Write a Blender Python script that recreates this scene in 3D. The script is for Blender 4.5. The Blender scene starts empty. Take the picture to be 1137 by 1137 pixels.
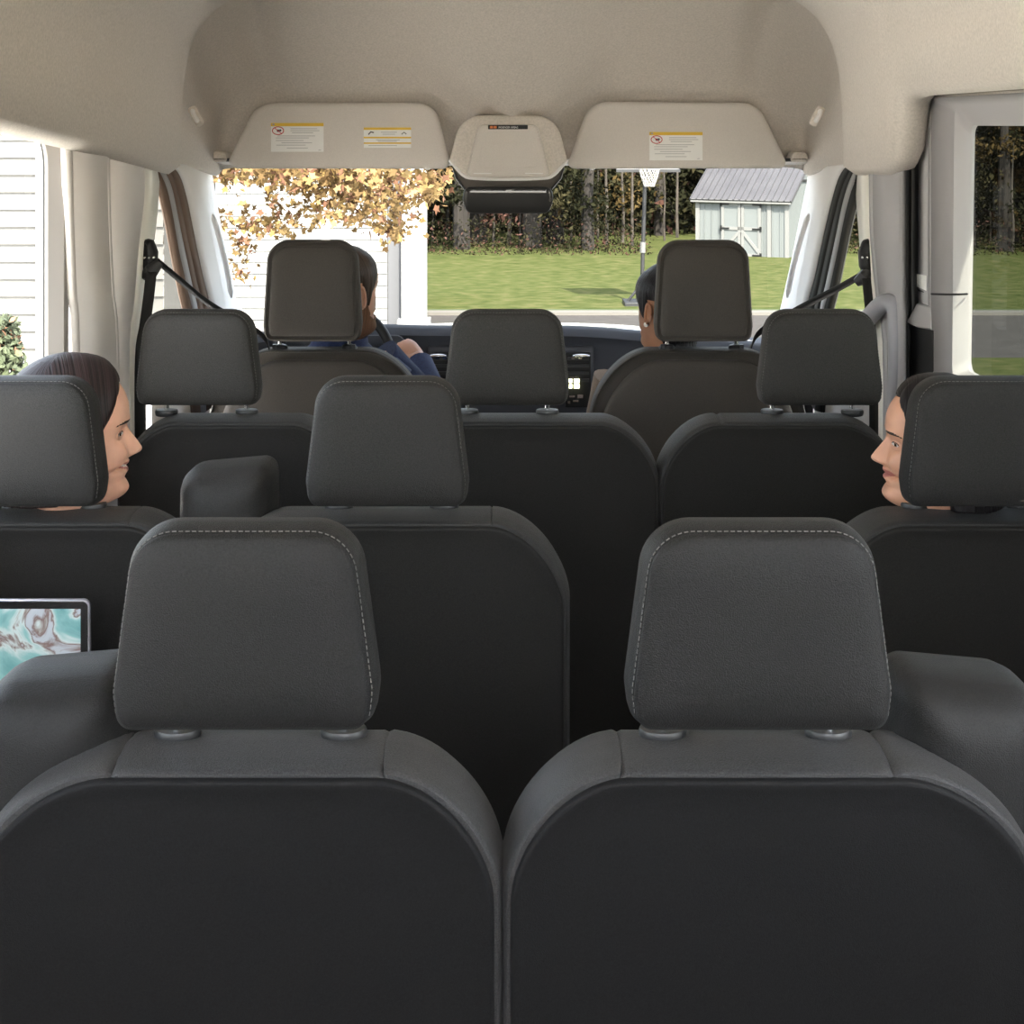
import bpy, math, random
from mathutils import Vector, Matrix
random.seed(7)
C = bpy.context.scene.collection
PI = math.pi
F, CX, CY, ZC = 1640.0, 568.5, 137.0, 1.63      # focal length (px), principal point, eye height above the van floor
# light and exposure settings; REAR lists the pieces of the unseen rear wall, opening sized for light (x0, x1, z0, z1)
SUN_AZ, SUN_EL, SUN, SKY, SKY_SAT, EXPO = 166, 46, 12.0, .68, .5, 2.42
REAR = [(-1.1,-.6,0,2.2),(.6,1.1,0,2.2),(-.6,.6,0,1.46),(-.6,.6,1.90,2.2)]

def W(px, py, D):                                # a photo pixel at a chosen distance -> world point
    return Vector(((px-CX)*D/F, D, ZC-(py-CY)*D/F))
def S(px, py, X):                                # a photo pixel on the side plane x = X -> world point
    return W(px, py, X*F/(px-CX))

# ---------------------------------------------------------------- materials
def mat(name, col, rough=.6, metal=0, bump=0, bscale=200, var=0, vscale=50, spec=.5, emit=None, estr=0, sheen=0, coat=0):
    m = bpy.data.materials.new(name); m.use_nodes = True
    nt = m.node_tree; b = nt.nodes['Principled BSDF']
    b.inputs['Base Color'].default_value = (*col, 1)
    b.inputs['Roughness'].default_value = rough; b.inputs['Metallic'].default_value = metal
    b.inputs['Specular IOR Level'].default_value = spec
    if sheen: b.inputs['Sheen Weight'].default_value = sheen; b.inputs['Sheen Roughness'].default_value = .5
    if coat: b.inputs['Coat Weight'].default_value = coat
    if emit: b.inputs['Emission Color'].default_value = (*emit, 1); b.inputs['Emission Strength'].default_value = estr
    tc = nt.nodes.new('ShaderNodeTexCoord')
    if var:
        n = nt.nodes.new('ShaderNodeTexNoise'); n.inputs['Scale'].default_value = vscale; n.inputs['Detail'].default_value = 3
        r = nt.nodes.new('ShaderNodeMapRange')
        r.inputs['From Min'].default_value = .3; r.inputs['From Max'].default_value = .7
        r.inputs['To Min'].default_value = 1-var; r.inputs['To Max'].default_value = 1+var
        x = nt.nodes.new('ShaderNodeVectorMath'); x.operation = 'SCALE'; x.inputs[0].default_value = col
        nt.links.new(tc.outputs['Object'], n.inputs['Vector']); nt.links.new(n.outputs['Fac'], r.inputs['Value'])
        nt.links.new(r.outputs['Result'], x.inputs['Scale']); nt.links.new(x.outputs['Vector'], b.inputs['Base Color'])
    if bump:
        n = nt.nodes.new('ShaderNodeTexNoise'); n.inputs['Scale'].default_value = bscale; n.inputs['Detail'].default_value = 2
        u = nt.nodes.new('ShaderNodeBump'); u.inputs['Strength'].default_value = bump; u.inputs['Distance'].default_value = .002
        nt.links.new(tc.outputs['Object'], n.inputs['Vector']); nt.links.new(n.outputs['Fac'], u.inputs['Height'])
        nt.links.new(u.outputs['Normal'], b.inputs['Normal'])
    return m

def ramp_mat(name, stops, scale=5, detail=4, rough=.8, stretch=(1,1,1), bump=0, distort=0, emis=0, coord='Object'):
    m = mat(name, stops[0][1], rough); nt = m.node_tree; b = nt.nodes['Principled BSDF']
    tc = nt.nodes.new('ShaderNodeTexCoord'); mp = nt.nodes.new('ShaderNodeMapping'); mp.inputs['Scale'].default_value = stretch
    n = nt.nodes.new('ShaderNodeTexNoise'); n.inputs['Scale'].default_value = scale; n.inputs['Detail'].default_value = detail
    n.inputs['Distortion'].default_value = distort
    r = nt.nodes.new('ShaderNodeValToRGB'); e = r.color_ramp.elements
    while len(e) < len(stops): e.new(.5)
    for k, (p, c) in enumerate(stops): e[k].position = p; e[k].color = (*c, 1)
    L = nt.links.new
    L(tc.outputs[coord], mp.inputs['Vector']); L(mp.outputs['Vector'], n.inputs['Vector']); L(n.outputs['Fac'], r.inputs['Fac'])
    L(r.outputs['Color'], b.inputs['Base Color'])
    if emis: L(r.outputs['Color'], b.inputs['Emission Color']); b.inputs['Emission Strength'].default_value = emis
    if bump:
        u = nt.nodes.new('ShaderNodeBump'); u.inputs['Strength'].default_value = bump; u.inputs['Distance'].default_value = .01
        L(n.outputs['Fac'], u.inputs['Height']); L(u.outputs['Normal'], b.inputs['Normal'])
    return m

def glass(name, tint, refl=.5):
    m = bpy.data.materials.new(name); m.use_nodes = True; nt = m.node_tree; nt.nodes.clear()
    o = nt.nodes.new('ShaderNodeOutputMaterial'); t = nt.nodes.new('ShaderNodeBsdfTransparent'); t.inputs['Color'].default_value = (*tint, 1)
    g = nt.nodes.new('ShaderNodeBsdfGlossy'); g.inputs['Roughness'].default_value = .02; g.inputs['Color'].default_value = (1,1,1,1)
    x = nt.nodes.new('ShaderNodeMixShader')
    L = nt.links.new
    x.inputs['Fac'].default_value = refl; L(t.outputs['BSDF'], x.inputs[1]); L(g.outputs['BSDF'], x.inputs[2]); L(x.outputs['Shader'], o.inputs['Surface'])
    return m

M = {}
for k, c in ((4, (.0085,.0082,.0080)), (3, (.0150,.0143,.0136)), (2, (.0205,.0190,.0170))):  # one fabric, toned row by row to carry light falloff and flare
    M['seat%d' % k] = mat('seat_fabric_row_light', c, .55, bump=.45, bscale=700, var=.5, vscale=480, spec=.22, sheen=.03)
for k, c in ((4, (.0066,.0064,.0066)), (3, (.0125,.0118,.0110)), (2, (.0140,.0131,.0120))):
    M['panel%d' % k] = mat('seat_panel_row_light', c, .6, bump=.25, bscale=700, var=.35, vscale=480, spec=.12, sheen=.02)
for k, c in ((4, (.029,.0285,.0288)), (3, (.021,.0205,.020)), (2, (.021,.0200,.019))):  # gussets lightened to carry the light falling on the seat tops
    M['gusset%d' % k] = mat('seat_gusset_top_light', c, .55, bump=.45, bscale=700, var=.45, vscale=480, spec=.3, sheen=.04)
M['seat_front'] = mat('front_cloth_flare', (.052,.046,.040), .7, bump=.35, bscale=900, var=.25, vscale=700, spec=.25, sheen=.05)  # cloth lightened and warmed with the lens flare painted in
M['stitch'] = mat('stitch_thread', (.10,.097,.093), .7)
M['black'] = mat('black_plastic', (.010,.010,.010), .5, spec=.3)
M['grey_plastic'] = mat('grey_plastic', (.022,.022,.023), .4)
M['chrome'] = mat('chrome', (.75,.75,.75), .15, 1)
M['liner'] = mat('headliner', (.62,.575,.515), .9, bump=.3, bscale=400, var=.10, vscale=170, spec=.2)
M['liner2'] = mat('headliner_side', (.62,.57,.51), .9, bump=.3, bscale=400, var=.10, vscale=170, spec=.2)
M['trim'] = mat('trim_glare', (.76,.72,.675), .65, bump=.1, bscale=500, spec=.3)  # left side trim, paler because the glare is put into its colour
M['surround'] = mat('window_surround', (.30,.28,.262), .7, spec=.2)
M['trim_pale'] = mat('pale_trim', (.84,.82,.80), .6, spec=.3)
M['greytrim'] = mat('grey_trim', (.38,.37,.37), .6, bump=.1, bscale=500, spec=.3)
M['metal_cream'] = mat('painted_pillar', (.76,.74,.66), .4)
M['rubber'] = mat('rubber_seal', (.018,.018,.017), .55)
M['frame_flare'] = mat('door_frame_trim', (.17,.115,.085), .7, spec=.2)  # left door frame, tinted brown to stand for the lens flare
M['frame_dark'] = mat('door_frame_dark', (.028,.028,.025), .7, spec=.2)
M['carpet'] = mat('floor_covering', (.012,.012,.012), .9)
M['visor'] = mat('visor_fabric', (.66,.62,.57), .85, bump=.15, bscale=600, var=.04, vscale=300, spec=.2)
M['white'] = mat('white_plastic', (.8,.79,.77), .5)
M['paper'] = mat('label_paper', (.85,.85,.82), .7)
M['yellow'] = mat('label_yellow', (.80,.52,.05), .6)
M['red'] = mat('label_red', (.55,.03,.04), .6)
M['ink'] = mat('label_ink', (.45,.45,.45), .7)
M['inkd'] = mat('label_ink_dark', (.08,.08,.08), .7)
M['orange'] = mat('indicator_orange', (.7,.2,.05), .5)
M['dash'] = mat('dashboard_plastic', (.045,.049,.062), .75, bump=.2, bscale=500)
M['navy'] = ramp_mat('navy_cloth', [(.3,(.012,.02,.065)),(.7,(.02,.035,.10))], 120, 3, .85, bump=.1)
M['tan'] = ramp_mat('tan_cloth', [(.3,(.22,.16,.115)),(.7,(.28,.205,.15))], 300, 3, .85)
M['grey_cloth'] = mat('grey_cloth', (.12,.12,.13), .9)
M['green_cloth'] = mat('dark_green_cloth', (.04,.06,.05), .9)
M['denim'] = mat('denim', (.03,.045,.09), .9)
M['glass'] = glass('clear_glass', (.52,.53,.51), .025)
M['wscreen'] = glass('windscreen_glass', (.285,.29,.275), .006)
M['tint'] = glass('tinted_glass', (.085,.09,.082), .012)

# ---------------------------------------------------------------- mesh helpers
class MB:
    def __init__(s): s.v = []; s.f = []; s.m = []; s.uv = {}
    def add(s, vs, fs, mi=0):
        o = len(s.v); s.v += [tuple(p) for p in vs]
        for f in fs: s.f.append(tuple(i+o for i in f)); s.m.append(mi)
        return s
    def grid(s, rows, cu=False, cv=False, mi=0, keep=None):
        n, k = len(rows), len(rows[0]); fs = []
        for i in range(n if cv else n-1):
            for j in range(k if cu else k-1):
                if keep and not keep(i, j): continue
                fs.append((i*k+j, i*k+(j+1)%k, ((i+1)%n)*k+(j+1)%k, ((i+1)%n)*k+j))
        return s.add([p for r in rows for p in r], fs, mi)
    def loft(s, rings, cap0=True, cap1=True, mi=0):
        k = len(rings[0]); n = len(rings); o = len(s.v)
        s.grid(rings, cu=True, mi=mi)
        if cap0: s.f.append(tuple(o+i for i in reversed(range(k)))); s.m.append(mi)
        if cap1: s.f.append(tuple(o+(n-1)*k+i for i in range(k))); s.m.append(mi)
        return s
    def box(s, c, d, rot=None, mi=0):
        c = Vector(c); vs = []
        for x in (-.5,.5):
            for y in (-.5,.5):
                for z in (-.5,.5):
                    p = Vector((x*d[0], y*d[1], z*d[2]))
                    vs.append(c+(rot @ p if rot else p))
        return s.add(vs, [(0,1,3,2),(4,6,7,5),(0,4,5,1),(2,3,7,6),(0,2,6,4),(1,5,7,3)], mi)
    def tube(s, path, rad, n=12, mi=0, flat=1.0, up=None, caps=True):
        path = [Vector(p) for p in path]; rings = []
        a = None
        for i, p in enumerate(path):
            t = (path[min(i+1,len(path)-1)]-path[max(i-1,0)]).normalized()
            if a is None:
                u = Vector(up) if up else (Vector((0,0,1)) if abs(t.z) < .9 else Vector((1,0,0)))
                a = (u-t*u.dot(t)).normalized()
            else: a = (a-t*a.dot(t)).normalized()
            b = t.cross(a); r = rad[i] if isinstance(rad, (list,tuple)) else rad
            rings.append([p+a*(r*flat*math.cos(2*PI*k/n))+b*(r*math.sin(2*PI*k/n)) for k in range(n)])
        return s.loft(rings, caps, caps, mi)
    def sphere(s, c, r, n=12, m=8, mi=0, sc=(1,1,1)):
        c = Vector(c); rows = []
        for i in range(m+1):
            th = PI*min(max(i/m, .002), .998)
            rows.append([c+Vector((r*sc[0]*math.sin(th)*math.cos(2*PI*j/n), r*sc[1]*math.sin(th)*math.sin(2*PI*j/n), r*sc[2]*math.cos(th))) for j in range(n)])
        return s.grid(rows, cu=True, mi=mi)
    def obj(s, name, m, parent=None, sharp=35, loc=None):
        me = bpy.data.meshes.new(name); me.from_pydata(s.v, [], s.f)
        for x in (m if isinstance(m, (list,tuple)) else [m]): me.materials.append(x)
        if any(s.m): me.polygons.foreach_set('material_index', s.m)
        import bmesh
        bm = bmesh.new(); bm.from_mesh(me); bmesh.ops.recalc_face_normals(bm, faces=bm.faces); bm.to_mesh(me); bm.free()
        me.polygons.foreach_set('use_smooth', [True]*len(me.polygons))
        if sharp: me.set_sharp_from_angle(angle=math.radians(sharp))
        me.update()
        o = bpy.data.objects.new(name, me); C.objects.link(o)
        if parent: o.parent = parent
        if loc: o.location = loc
        return o

def empty(name, loc=(0,0,0), rz=0):
    o = bpy.data.objects.new(name, None); C.objects.link(o); o.location = loc; o.rotation_euler.z = rz; o.empty_display_size = .1
    return o
def tag(o, label, cat, group=None, kind=None):
    o['label'] = label; o['category'] = cat
    if group: o['group'] = group
    if kind: o['kind'] = kind
    return o
def struct(o, label=None, cat=None):
    o['kind'] = 'structure'
    if label: o['label'] = label
    if cat: o['category'] = cat
    return o
def solid(o, t, off=1):
    m = o.modifiers.new('solidify', 'SOLIDIFY'); m.thickness = t; m.offset = off; return o
def subd(o, n=1):
    m = o.modifiers.new('subd', 'SUBSURF'); m.levels = n; m.render_levels = n; return o
def bev(o, w=.004, n=2):
    m = o.modifiers.new('bevel', 'BEVEL'); m.width = w; m.segments = n; m.limit_method = 'ANGLE'; return o

def interp(tab, x):
    if x <= tab[0][0]: return tab[0][1]
    for (a, va), (b, vb) in zip(tab, tab[1:]):
        if x <= b: return va+(vb-va)*(x-a)/(b-a)
    return tab[-1][1]
def smooth_tab(tab, x):
    if x <= tab[0][0]: return tab[0][1]
    if x >= tab[-1][0]: return tab[-1][1]
    for i in range(len(tab)-1):
        a, va = tab[i]; b, vb = tab[i+1]
        if x <= b:
            pa = tab[i-1] if i > 0 else tab[i]; pb = tab[i+2] if i+2 < len(tab) else tab[i+1]
            ma = (vb-pa[1])/(b-pa[0]); mb = (pb[1]-va)/(pb[0]-a); h = b-a; t = (x-a)/h
            return (2*t**3-3*t*t+1)*va+(t**3-2*t*t+t)*h*ma+(-2*t**3+3*t*t)*vb+(t**3-t*t)*h*mb
    return tab[-1][1]
def resample(pts, n):
    pts = [Vector(p) for p in pts]; L = [0]
    for a, b in zip(pts, pts[1:]): L.append(L[-1]+(b-a).length)
    out = []
    for k in range(n):
        s = L[-1]*k/(n-1); i = 0
        while i < len(L)-2 and L[i+1] < s: i += 1
        t = (s-L[i])/max(L[i+1]-L[i], 1e-9); out.append(pts[i].lerp(pts[i+1], min(t, 1)))
    return out
def curve_pts(pts, n):                            # catmull-rom through the points
    P = [Vector(p) for p in pts]; P = [P[0]*2-P[1]]+P+[P[-1]*2-P[-2]]; out = []
    segs = len(P)-3
    for k in range(n):
        s = k/(n-1)*segs; i = min(int(s), segs-1); t = s-i; a, b, c, d = P[i:i+4]
        out.append(.5*((2*b)+(c-a)*t+(2*a-5*b+4*c-d)*t*t+(3*b-a-3*c+d)*t**3))
    return out
def roundpoly(cor, n=6):                          # [(x, z, r)] -> filleted closed outline of 2-D points
    out = []; k = len(cor)
    for i in range(k):
        p = Vector(cor[i][:2]); r = cor[i][2]; a = (Vector(cor[i-1][:2])-p); b = (Vector(cor[(i+1)%k][:2])-p)
        la, lb = a.length, b.length; a /= la; b /= lb
        ang = math.acos(max(-1, min(1, a.dot(b)))); d = min(r/math.tan(ang/2), la*.49, lb*.49); r2 = d*math.tan(ang/2)
        if r < 1e-5: out.append(p.copy()); continue
        c = p+(a+b).normalized()*(r2/math.sin(ang/2)); s = p+a*d-c; e = p+b*d-c
        w = PI-ang
        sg = 1 if s.x*e.y-s.y*e.x > 0 else -1
        for q in range(n+1):
            th = sg*w*q/n; out.append(c+Vector((s.x*math.cos(th)-s.y*math.sin(th), s.x*math.sin(th)+s.y*math.cos(th))))
    return out
def dense(pts, step):
    out = []
    for i, p in enumerate(pts):
        q = pts[(i+1)%len(pts)]; L = (q-p).length; n = max(1, int(L/step))
        for k in range(n): out.append(p.lerp(q, k/n))
    return out
def inset(pts, d):
    if abs(d) > .0125:                            # deep insets shrink towards the middle, so corners never cross
        q = inset(pts, .0125); xs = [p.x for p in q]; ys = [p.y for p in q]; c = Vector(((min(xs)+max(xs))/2, (min(ys)+max(ys))/2))
        hx, hy = (max(xs)-min(xs))/2, (max(ys)-min(ys))/2; e = d-.0125
        return [Vector((c.x+(p.x-c.x)*max(.03, 1-e/hx), c.y+(p.y-c.y)*max(.03, 1-e/hy))) for p in q]
    k = len(pts); out = []
    area = sum(pts[i].x*pts[(i+1)%k].y-pts[(i+1)%k].x*pts[i].y for i in range(k)); sg = 1 if area > 0 else -1
    for i in range(k):
        t = (pts[(i+1)%k]-pts[i-1]); t.normalize(); out.append(pts[i]+Vector((-t.y, t.x))*(d*sg))
    return out
def slab(mb, out2, prof, mi=0, y=None, shear=0, zref=0):
    """loft an xz outline through (y, inset) steps"""
    rings = []
    for (yy, ins) in prof:
        o = inset(out2, ins) if ins else out2
        rings.append([Vector((p.x, yy+shear*(zref-p.y), p.y)) for p in o])
    return mb.loft(rings, True, True, mi)
# ---------------------------------------------------------------- seats
def arc_outline(xl, xr, T, cx, cz, zb, notch, pw=1.75, rb=.03):
    P = []
    cxl, cxr = cx if isinstance(cx, tuple) else (cx, cx)
    n = 18
    P.append(Vector((xr-.03, zb))); P.append(Vector((xr, zb+.03)))
    P += [Vector((xr, z)) for z in [zb+.1, (zb+T-cz)/2, T-cz-.04]]
    for k in range(n+1):
        th = PI/2*k/n; P.append(Vector((xr-cxr+cxr*math.cos(th)**(2/pw), T-cz+cz*math.sin(th)**(2/pw))))
    xs = sorted({round(xr-cxr+(xl+cxl-(xr-cxr))*k/24, 5) for k in range(1,24)} | {s+d for s in notch for d in (-.008,-.003,0,.003,.008)}, reverse=True)
    for x in xs:
        if xl+cxl < x < xr-cxr:
            dip = max([0]+[.005*max(0, 1-abs(x-s)/.006) for s in notch]); P.append(Vector((x, T-dip)))
    for k in range(n+1):
        th = PI/2*(1-k/n); P.append(Vector((xl+cxl-cxl*math.cos(th)**(2/pw), T-cz+cz*math.sin(th)**(2/pw))))
    P += [Vector((xl, z)) for z in [T-cz-.04, (zb+T-cz)/2, zb+.1]]
    P.append(Vector((xl, zb+.03))); P.append(Vector((xl+.03, zb)))
    return P

def stitches(path, side, n, r=.0007, mi=0):
    """small thread dashes along a closed/open polyline of Vectors"""
    mb = MB(); pts = resample(path, 2*n+1)
    for k in range(n):
        a, b = pts[2*k], pts[2*k].lerp(pts[2*k+1], 1.25)
        mb.tube([a, b], r, 5)
    return mb

def headrest_parts(root, row, hx, z0, z1, wB, wT, depth, y0, rT=.055, rB=.035, posts=.094, front=False, collar_z=None):
    T, B = z1, z0
    cor = [(hx+wB*.96, B, rB), (hx+wB, B+.045, .05), (hx+wT, T, rT), (hx-wT, T, rT), (hx-wB, B+.045, .05), (hx-wB*.96, B, rB)]
    o2 = dense(roundpoly(cor, 10), .008)
    d = depth
    def shaped(step):                              # narrower and lower towards the front
        y, ins, dz = step
        q = inset(o2, ins) if ins else o2
        return [Vector((p.x, y0+y, p.y-dz*max(0, (p.y-B)/(T-B))**2)) for p in q]
    if not front:
        prof = [(-.010,.075,.0),(-.0095,.05,0),(-.007,.028,0),(-.003,.013,0),(.001,.008,0),(.004,.0072,0),(.006,.009,0),(.009,.0062,0),(.03,.001,.0),(.05,.0,.002),(d*.75,.003,.010),(d*.93,.013,.018),(d,.03,.02)]
    else:
        prof = [(-.006,.07,0),(-.005,.04,0),(-.003,.022,0),(0,.0165,0),(.003,.0158,0),(.006,.019,0),(.006,.012,0),(.0,.006,0),(.004,.001,0),(.03,.0,0),(d*.75,.003,.006),(d*.93,.013,.01),(d,.03,.012)]
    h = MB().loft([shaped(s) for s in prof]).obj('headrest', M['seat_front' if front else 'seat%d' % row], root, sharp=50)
    # stitched seam round the rear face, open along the bottom edge
    q = inset(o2, .0058); pth = [Vector((p.x, y0+.0085, p.y)) for p in q if p.y > B+.02]
    k0 = max(range(len(pth)), key=lambda i: (pth[i]-pth[i-1]).length); pth = pth[k0:]+pth[:k0]
    if not front:
        stitches(pth, 0, 84).obj('stitching', M['stitch'], h)
    zc = collar_z
    for s in (-1, 1):
        x = hx+s*posts; py_ = .088 if not front else y0+depth*.55
        mb = MB()
        ring = lambda r1, r2, z: [Vector((x+r1*math.cos(2*PI*k/24), py_+r2*math.sin(2*PI*k/24), z)) for k in range(24)]
        if not front:
            mb.loft([ring(.024,.018,zc-.006), ring(.026,.02,zc-.003), ring(.027,.021,zc+.004), ring(.0255,.0195,zc+.008), ring(.02,.014,zc+.009)])
            g = mb.obj('headrest_guide', M['grey_plastic'], root)
        else:
            mb.loft([ring(.019,.015,zc-.006), ring(.023,.018,zc), ring(.019,.015,zc+.007), ring(.010,.010,zc+.010)])
            mb.box((x+s*.014, py_-.012, zc+.005), (.010,.012,.012))
            g = mb.obj('headrest_guide', M['grey_plastic'], root)
        MB().tube([(x, py_, zc-.05), (x, py_, z0+.03)], .0055, 12).obj('post', M['chrome'], g)
    return h

def make_seat(label, X, Y, xl, xr, T=.93, cx=.125, cz=.138, seams=(-.147,.147), hr=(.983,1.204,.143,.120,.10), hy=-.03, housing=None, group=None, front=False, legs=True, row=4, cxl=None, cxr=None):
    root = empty('passenger_seat' if not front else 'front_seat', (X, Y, 0)); tag(root, label, 'seat', group)
    zb = .10
    cx = (cxl or cx, cxr or cx); o2 = arc_outline(xl, xr, T, cx, cz, zb, seams)
    sh = .05
    mb = MB()
    if not front:
        slab(mb, o2, [(.004,.012),(.004,.003),(.007,.0),(.014,-.0015),(.03,-.005),(.07,-.007),(.105,-.003),(.125,.004),(.131,.010),(.134,.012),(.14,.024),(.146,.05),(.148,.09)], shear=sh, zref=T)
    else:
        slab(mb, o2, [(.012,.02),(.008,.006),(.004,.002),(.0,.0),(.004,-.003),(.02,-.005),(.05,.0),(.052,.004),(.056,.0),(.10,.0),(.13,.02),(.14,.05)], shear=sh, zref=T)
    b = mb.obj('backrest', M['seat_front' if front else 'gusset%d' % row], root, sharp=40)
    # back panel: hard-wearing cover with a turned edge
    o3 = arc_outline(xl+.006, xr-.006, T-.006, cx, cz, zb+.02, ())
    mb = MB()
    if not front: slab(mb, o3, [(.006,.0),(.0,.0),(-.0035,.002),(-.0045,.006),(-.003,.011),(-.003,.04),(-.003,.1)], shear=sh, zref=T)
    else: slab(mb, arc_outline(xl+.028, xr-.028, T-.024, cx, cz, zb+.02, ()), [(.014,.0),(-.001,.0),(-.008,.006),(-.010,.018),(-.0105,.05),(-.0105,.1)], shear=sh, zref=T)
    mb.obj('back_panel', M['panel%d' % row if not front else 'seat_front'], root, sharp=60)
    z0, z1, wB, wT, dp = hr
    headrest_parts(root, row, 0, z0, z1, wB, wT, dp, hy, collar_z=T+.006, front=front, posts=.094 if not front else .098, rT=.055 if not front else .06)
    if housing is not None:
        hx, hz0, hz1, s = housing                   # shoulder housing of the belt, s = side facing outwards
        w = .088
        cor = [(hx+w, hz0, .03), (hx+w*.97, hz1-.015+.0*s, .045), (hx-w*.97, hz1-.0, .03), (hx-w, hz0, .03)] if s > 0 else [(hx+w, hz0, .03), (hx+w*.97, hz1, .03), (hx-w*.97, hz1-.015, .045), (hx-w, hz0, .03)]
        q = dense(roundpoly(cor, 8), .012); mb = MB()
        slab(mb, q, [(.050,.07),(.052,.05),(.060,.030),(.075,.014),(.098,.003),(.125,-.001),(.16,.0),(.19,.006),(.197,.012),(.20,.03)])
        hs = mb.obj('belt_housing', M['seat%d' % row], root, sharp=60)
    # cushion and legs (mostly out of sight)
    mid = (xl+xr)/2; hw = (xr-xl)/2
    q = dense(roundpoly([(mid+hw, .26, .03), (mid+hw, .385, .05), (mid-hw, .385, .05), (mid-hw, .26, .03)], 6), .05); mb = MB()
    slab(mb, q, [(.11,.03),(.12,.0),(.35,.0),(.55,.005),(.61,.03),(.63,.06)])
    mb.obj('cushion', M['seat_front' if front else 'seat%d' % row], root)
    if legs:
        for s in (-1, 1):
            for yy in (.16, .5):
                MB().tube([(mid+s*hw*.6, yy, 0), (mid+s*hw*.6, yy, .02), (mid+s*hw*.6, yy, .022), (mid+s*hw*.6, yy+.01, .27)], [.045,.045,.024,.028], 12).obj('leg', M['black'], root)
    return root

def hx_of(px, D): return (px-CX)*D/F
# fourth row (nearest): two seats either side of a narrow gap
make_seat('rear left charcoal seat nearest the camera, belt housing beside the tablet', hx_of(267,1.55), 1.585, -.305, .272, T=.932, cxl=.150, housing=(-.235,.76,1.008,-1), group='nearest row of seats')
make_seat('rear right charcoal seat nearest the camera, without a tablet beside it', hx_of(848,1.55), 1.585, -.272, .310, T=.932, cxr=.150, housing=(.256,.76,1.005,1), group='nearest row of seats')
# third row
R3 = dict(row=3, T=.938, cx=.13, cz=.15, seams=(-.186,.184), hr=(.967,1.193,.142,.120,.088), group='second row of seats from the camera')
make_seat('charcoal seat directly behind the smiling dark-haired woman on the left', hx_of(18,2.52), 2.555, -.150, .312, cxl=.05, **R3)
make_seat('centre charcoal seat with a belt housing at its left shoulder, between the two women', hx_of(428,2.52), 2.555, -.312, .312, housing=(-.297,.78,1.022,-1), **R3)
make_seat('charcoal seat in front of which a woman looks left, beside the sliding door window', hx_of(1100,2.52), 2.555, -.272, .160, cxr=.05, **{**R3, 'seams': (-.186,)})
# second row
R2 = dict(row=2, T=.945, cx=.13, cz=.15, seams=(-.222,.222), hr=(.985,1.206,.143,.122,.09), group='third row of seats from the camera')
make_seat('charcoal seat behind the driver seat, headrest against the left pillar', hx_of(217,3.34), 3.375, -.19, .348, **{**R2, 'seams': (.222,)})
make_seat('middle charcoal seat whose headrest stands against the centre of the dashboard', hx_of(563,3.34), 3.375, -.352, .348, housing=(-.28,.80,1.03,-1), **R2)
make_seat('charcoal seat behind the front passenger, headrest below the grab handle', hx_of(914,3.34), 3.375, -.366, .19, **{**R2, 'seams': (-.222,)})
# front seats
FR = dict(T=.988, cx=.17, cz=.20, seams=(), hr=(1.018,1.302,.138,.124,.10), hy=-.015, front=True, group='front seats')
make_seat('driver seat of grey-black cloth with a headrest on two chrome posts', hx_of(344.5,4.1), 4.15, -.29, .315, **FR)
make_seat('front passenger seat of grey-black cloth on the right, beside the woman with a pearl earring', hx_of(783.5,4.1), 4.15, -.315, .29, **FR)
# ---------------------------------------------------------------- vehicle shell
def strips(name, cons, n, ms, mis=None, close=None):
    """surface through a row of contour lines (each a list of points); one band of faces between neighbours"""
    mb = MB(); R = [curve_pts(c, n) if len(c) > 2 else resample(c, n) for c in cons]
    for k in range(len(R)-1): mb.grid([R[k], R[k+1]], mi=(mis[k] if mis else 0))
    return mb
def ext(c, X, py=900):
    a, b = c[0], c[1]; c = [(a[0]-(b[0]-a[0])*28/(b[1]-a[1]), a[1]-28, a[2])]+list(c)                              # run a side contour down to floor level
    p = S(*c[-1]); return [S(*q) for q in c]+[Vector((p.x, p.y+.02, .35)), Vector((p.x, p.y+.02, .0))]

# floor
mb = MB().box((0, 2.6, -.02), (2.1, 6.2, .04)); struct(mb.obj('floor', M['carpet']), 'black rubber van floor under the seats', 'floor')

def zb_left(D): return 1.519+(4.22-D)*.085
ZB_R = [(-.6,1.735),(3.30,1.730),(3.44,1.722),(3.50,1.70),(3.58,1.57),(3.62,1.548),(3.70,1.538),(4.22,1.519)]
def roof_section(D, n=40, zbl=None, zbr=None, apex=2.075, hw=.965, top=None, pinch=1.0):
    """half-way-round section from the left lower edge over the roof to the right lower edge"""
    P = []
    for k in range(n+1):
        th = PI*k/n; zb = zbl if th < PI/2 else zbr
        zb = zbl*(1-k/n)+zbr*(k/n) if k not in (0, n) else (zbl if k == 0 else zbr)
        zb = zbl if k < n/2-6 else zbr if k > n/2+6 else zbl+(zbr-zbl)*(k-(n/2-6))/12
        c = math.cos(th); s = math.sin(th)
        x = -hw*math.copysign(abs(c)**.38, c); z = zb+(apex-zb)*abs(s)**.52
        P.append(Vector((x, D, z)))
    # turned-under lip at both lower edges
    L = [Vector((-hw-.035, D, zbl+.012)), Vector((-hw-.03, D, zbl-.004)), Vector((-hw-.012, D, zbl-.008))]
    R = [Vector((hw+.012, D, zbr-.008)), Vector((hw+.03, D, zbr-.004)), Vector((hw+.035, D, zbr+.012))]
    return L+P+R
Ds = [-.5,0,.5,1,1.5,2,2.4,2.7,3.0,3.2,3.3,3.4,3.44,3.47,3.5,3.53,3.56,3.58,3.6,3.63,3.7,3.8,3.9,4.0,4.1,4.16,4.19,4.21,4.22]
rows = []
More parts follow.
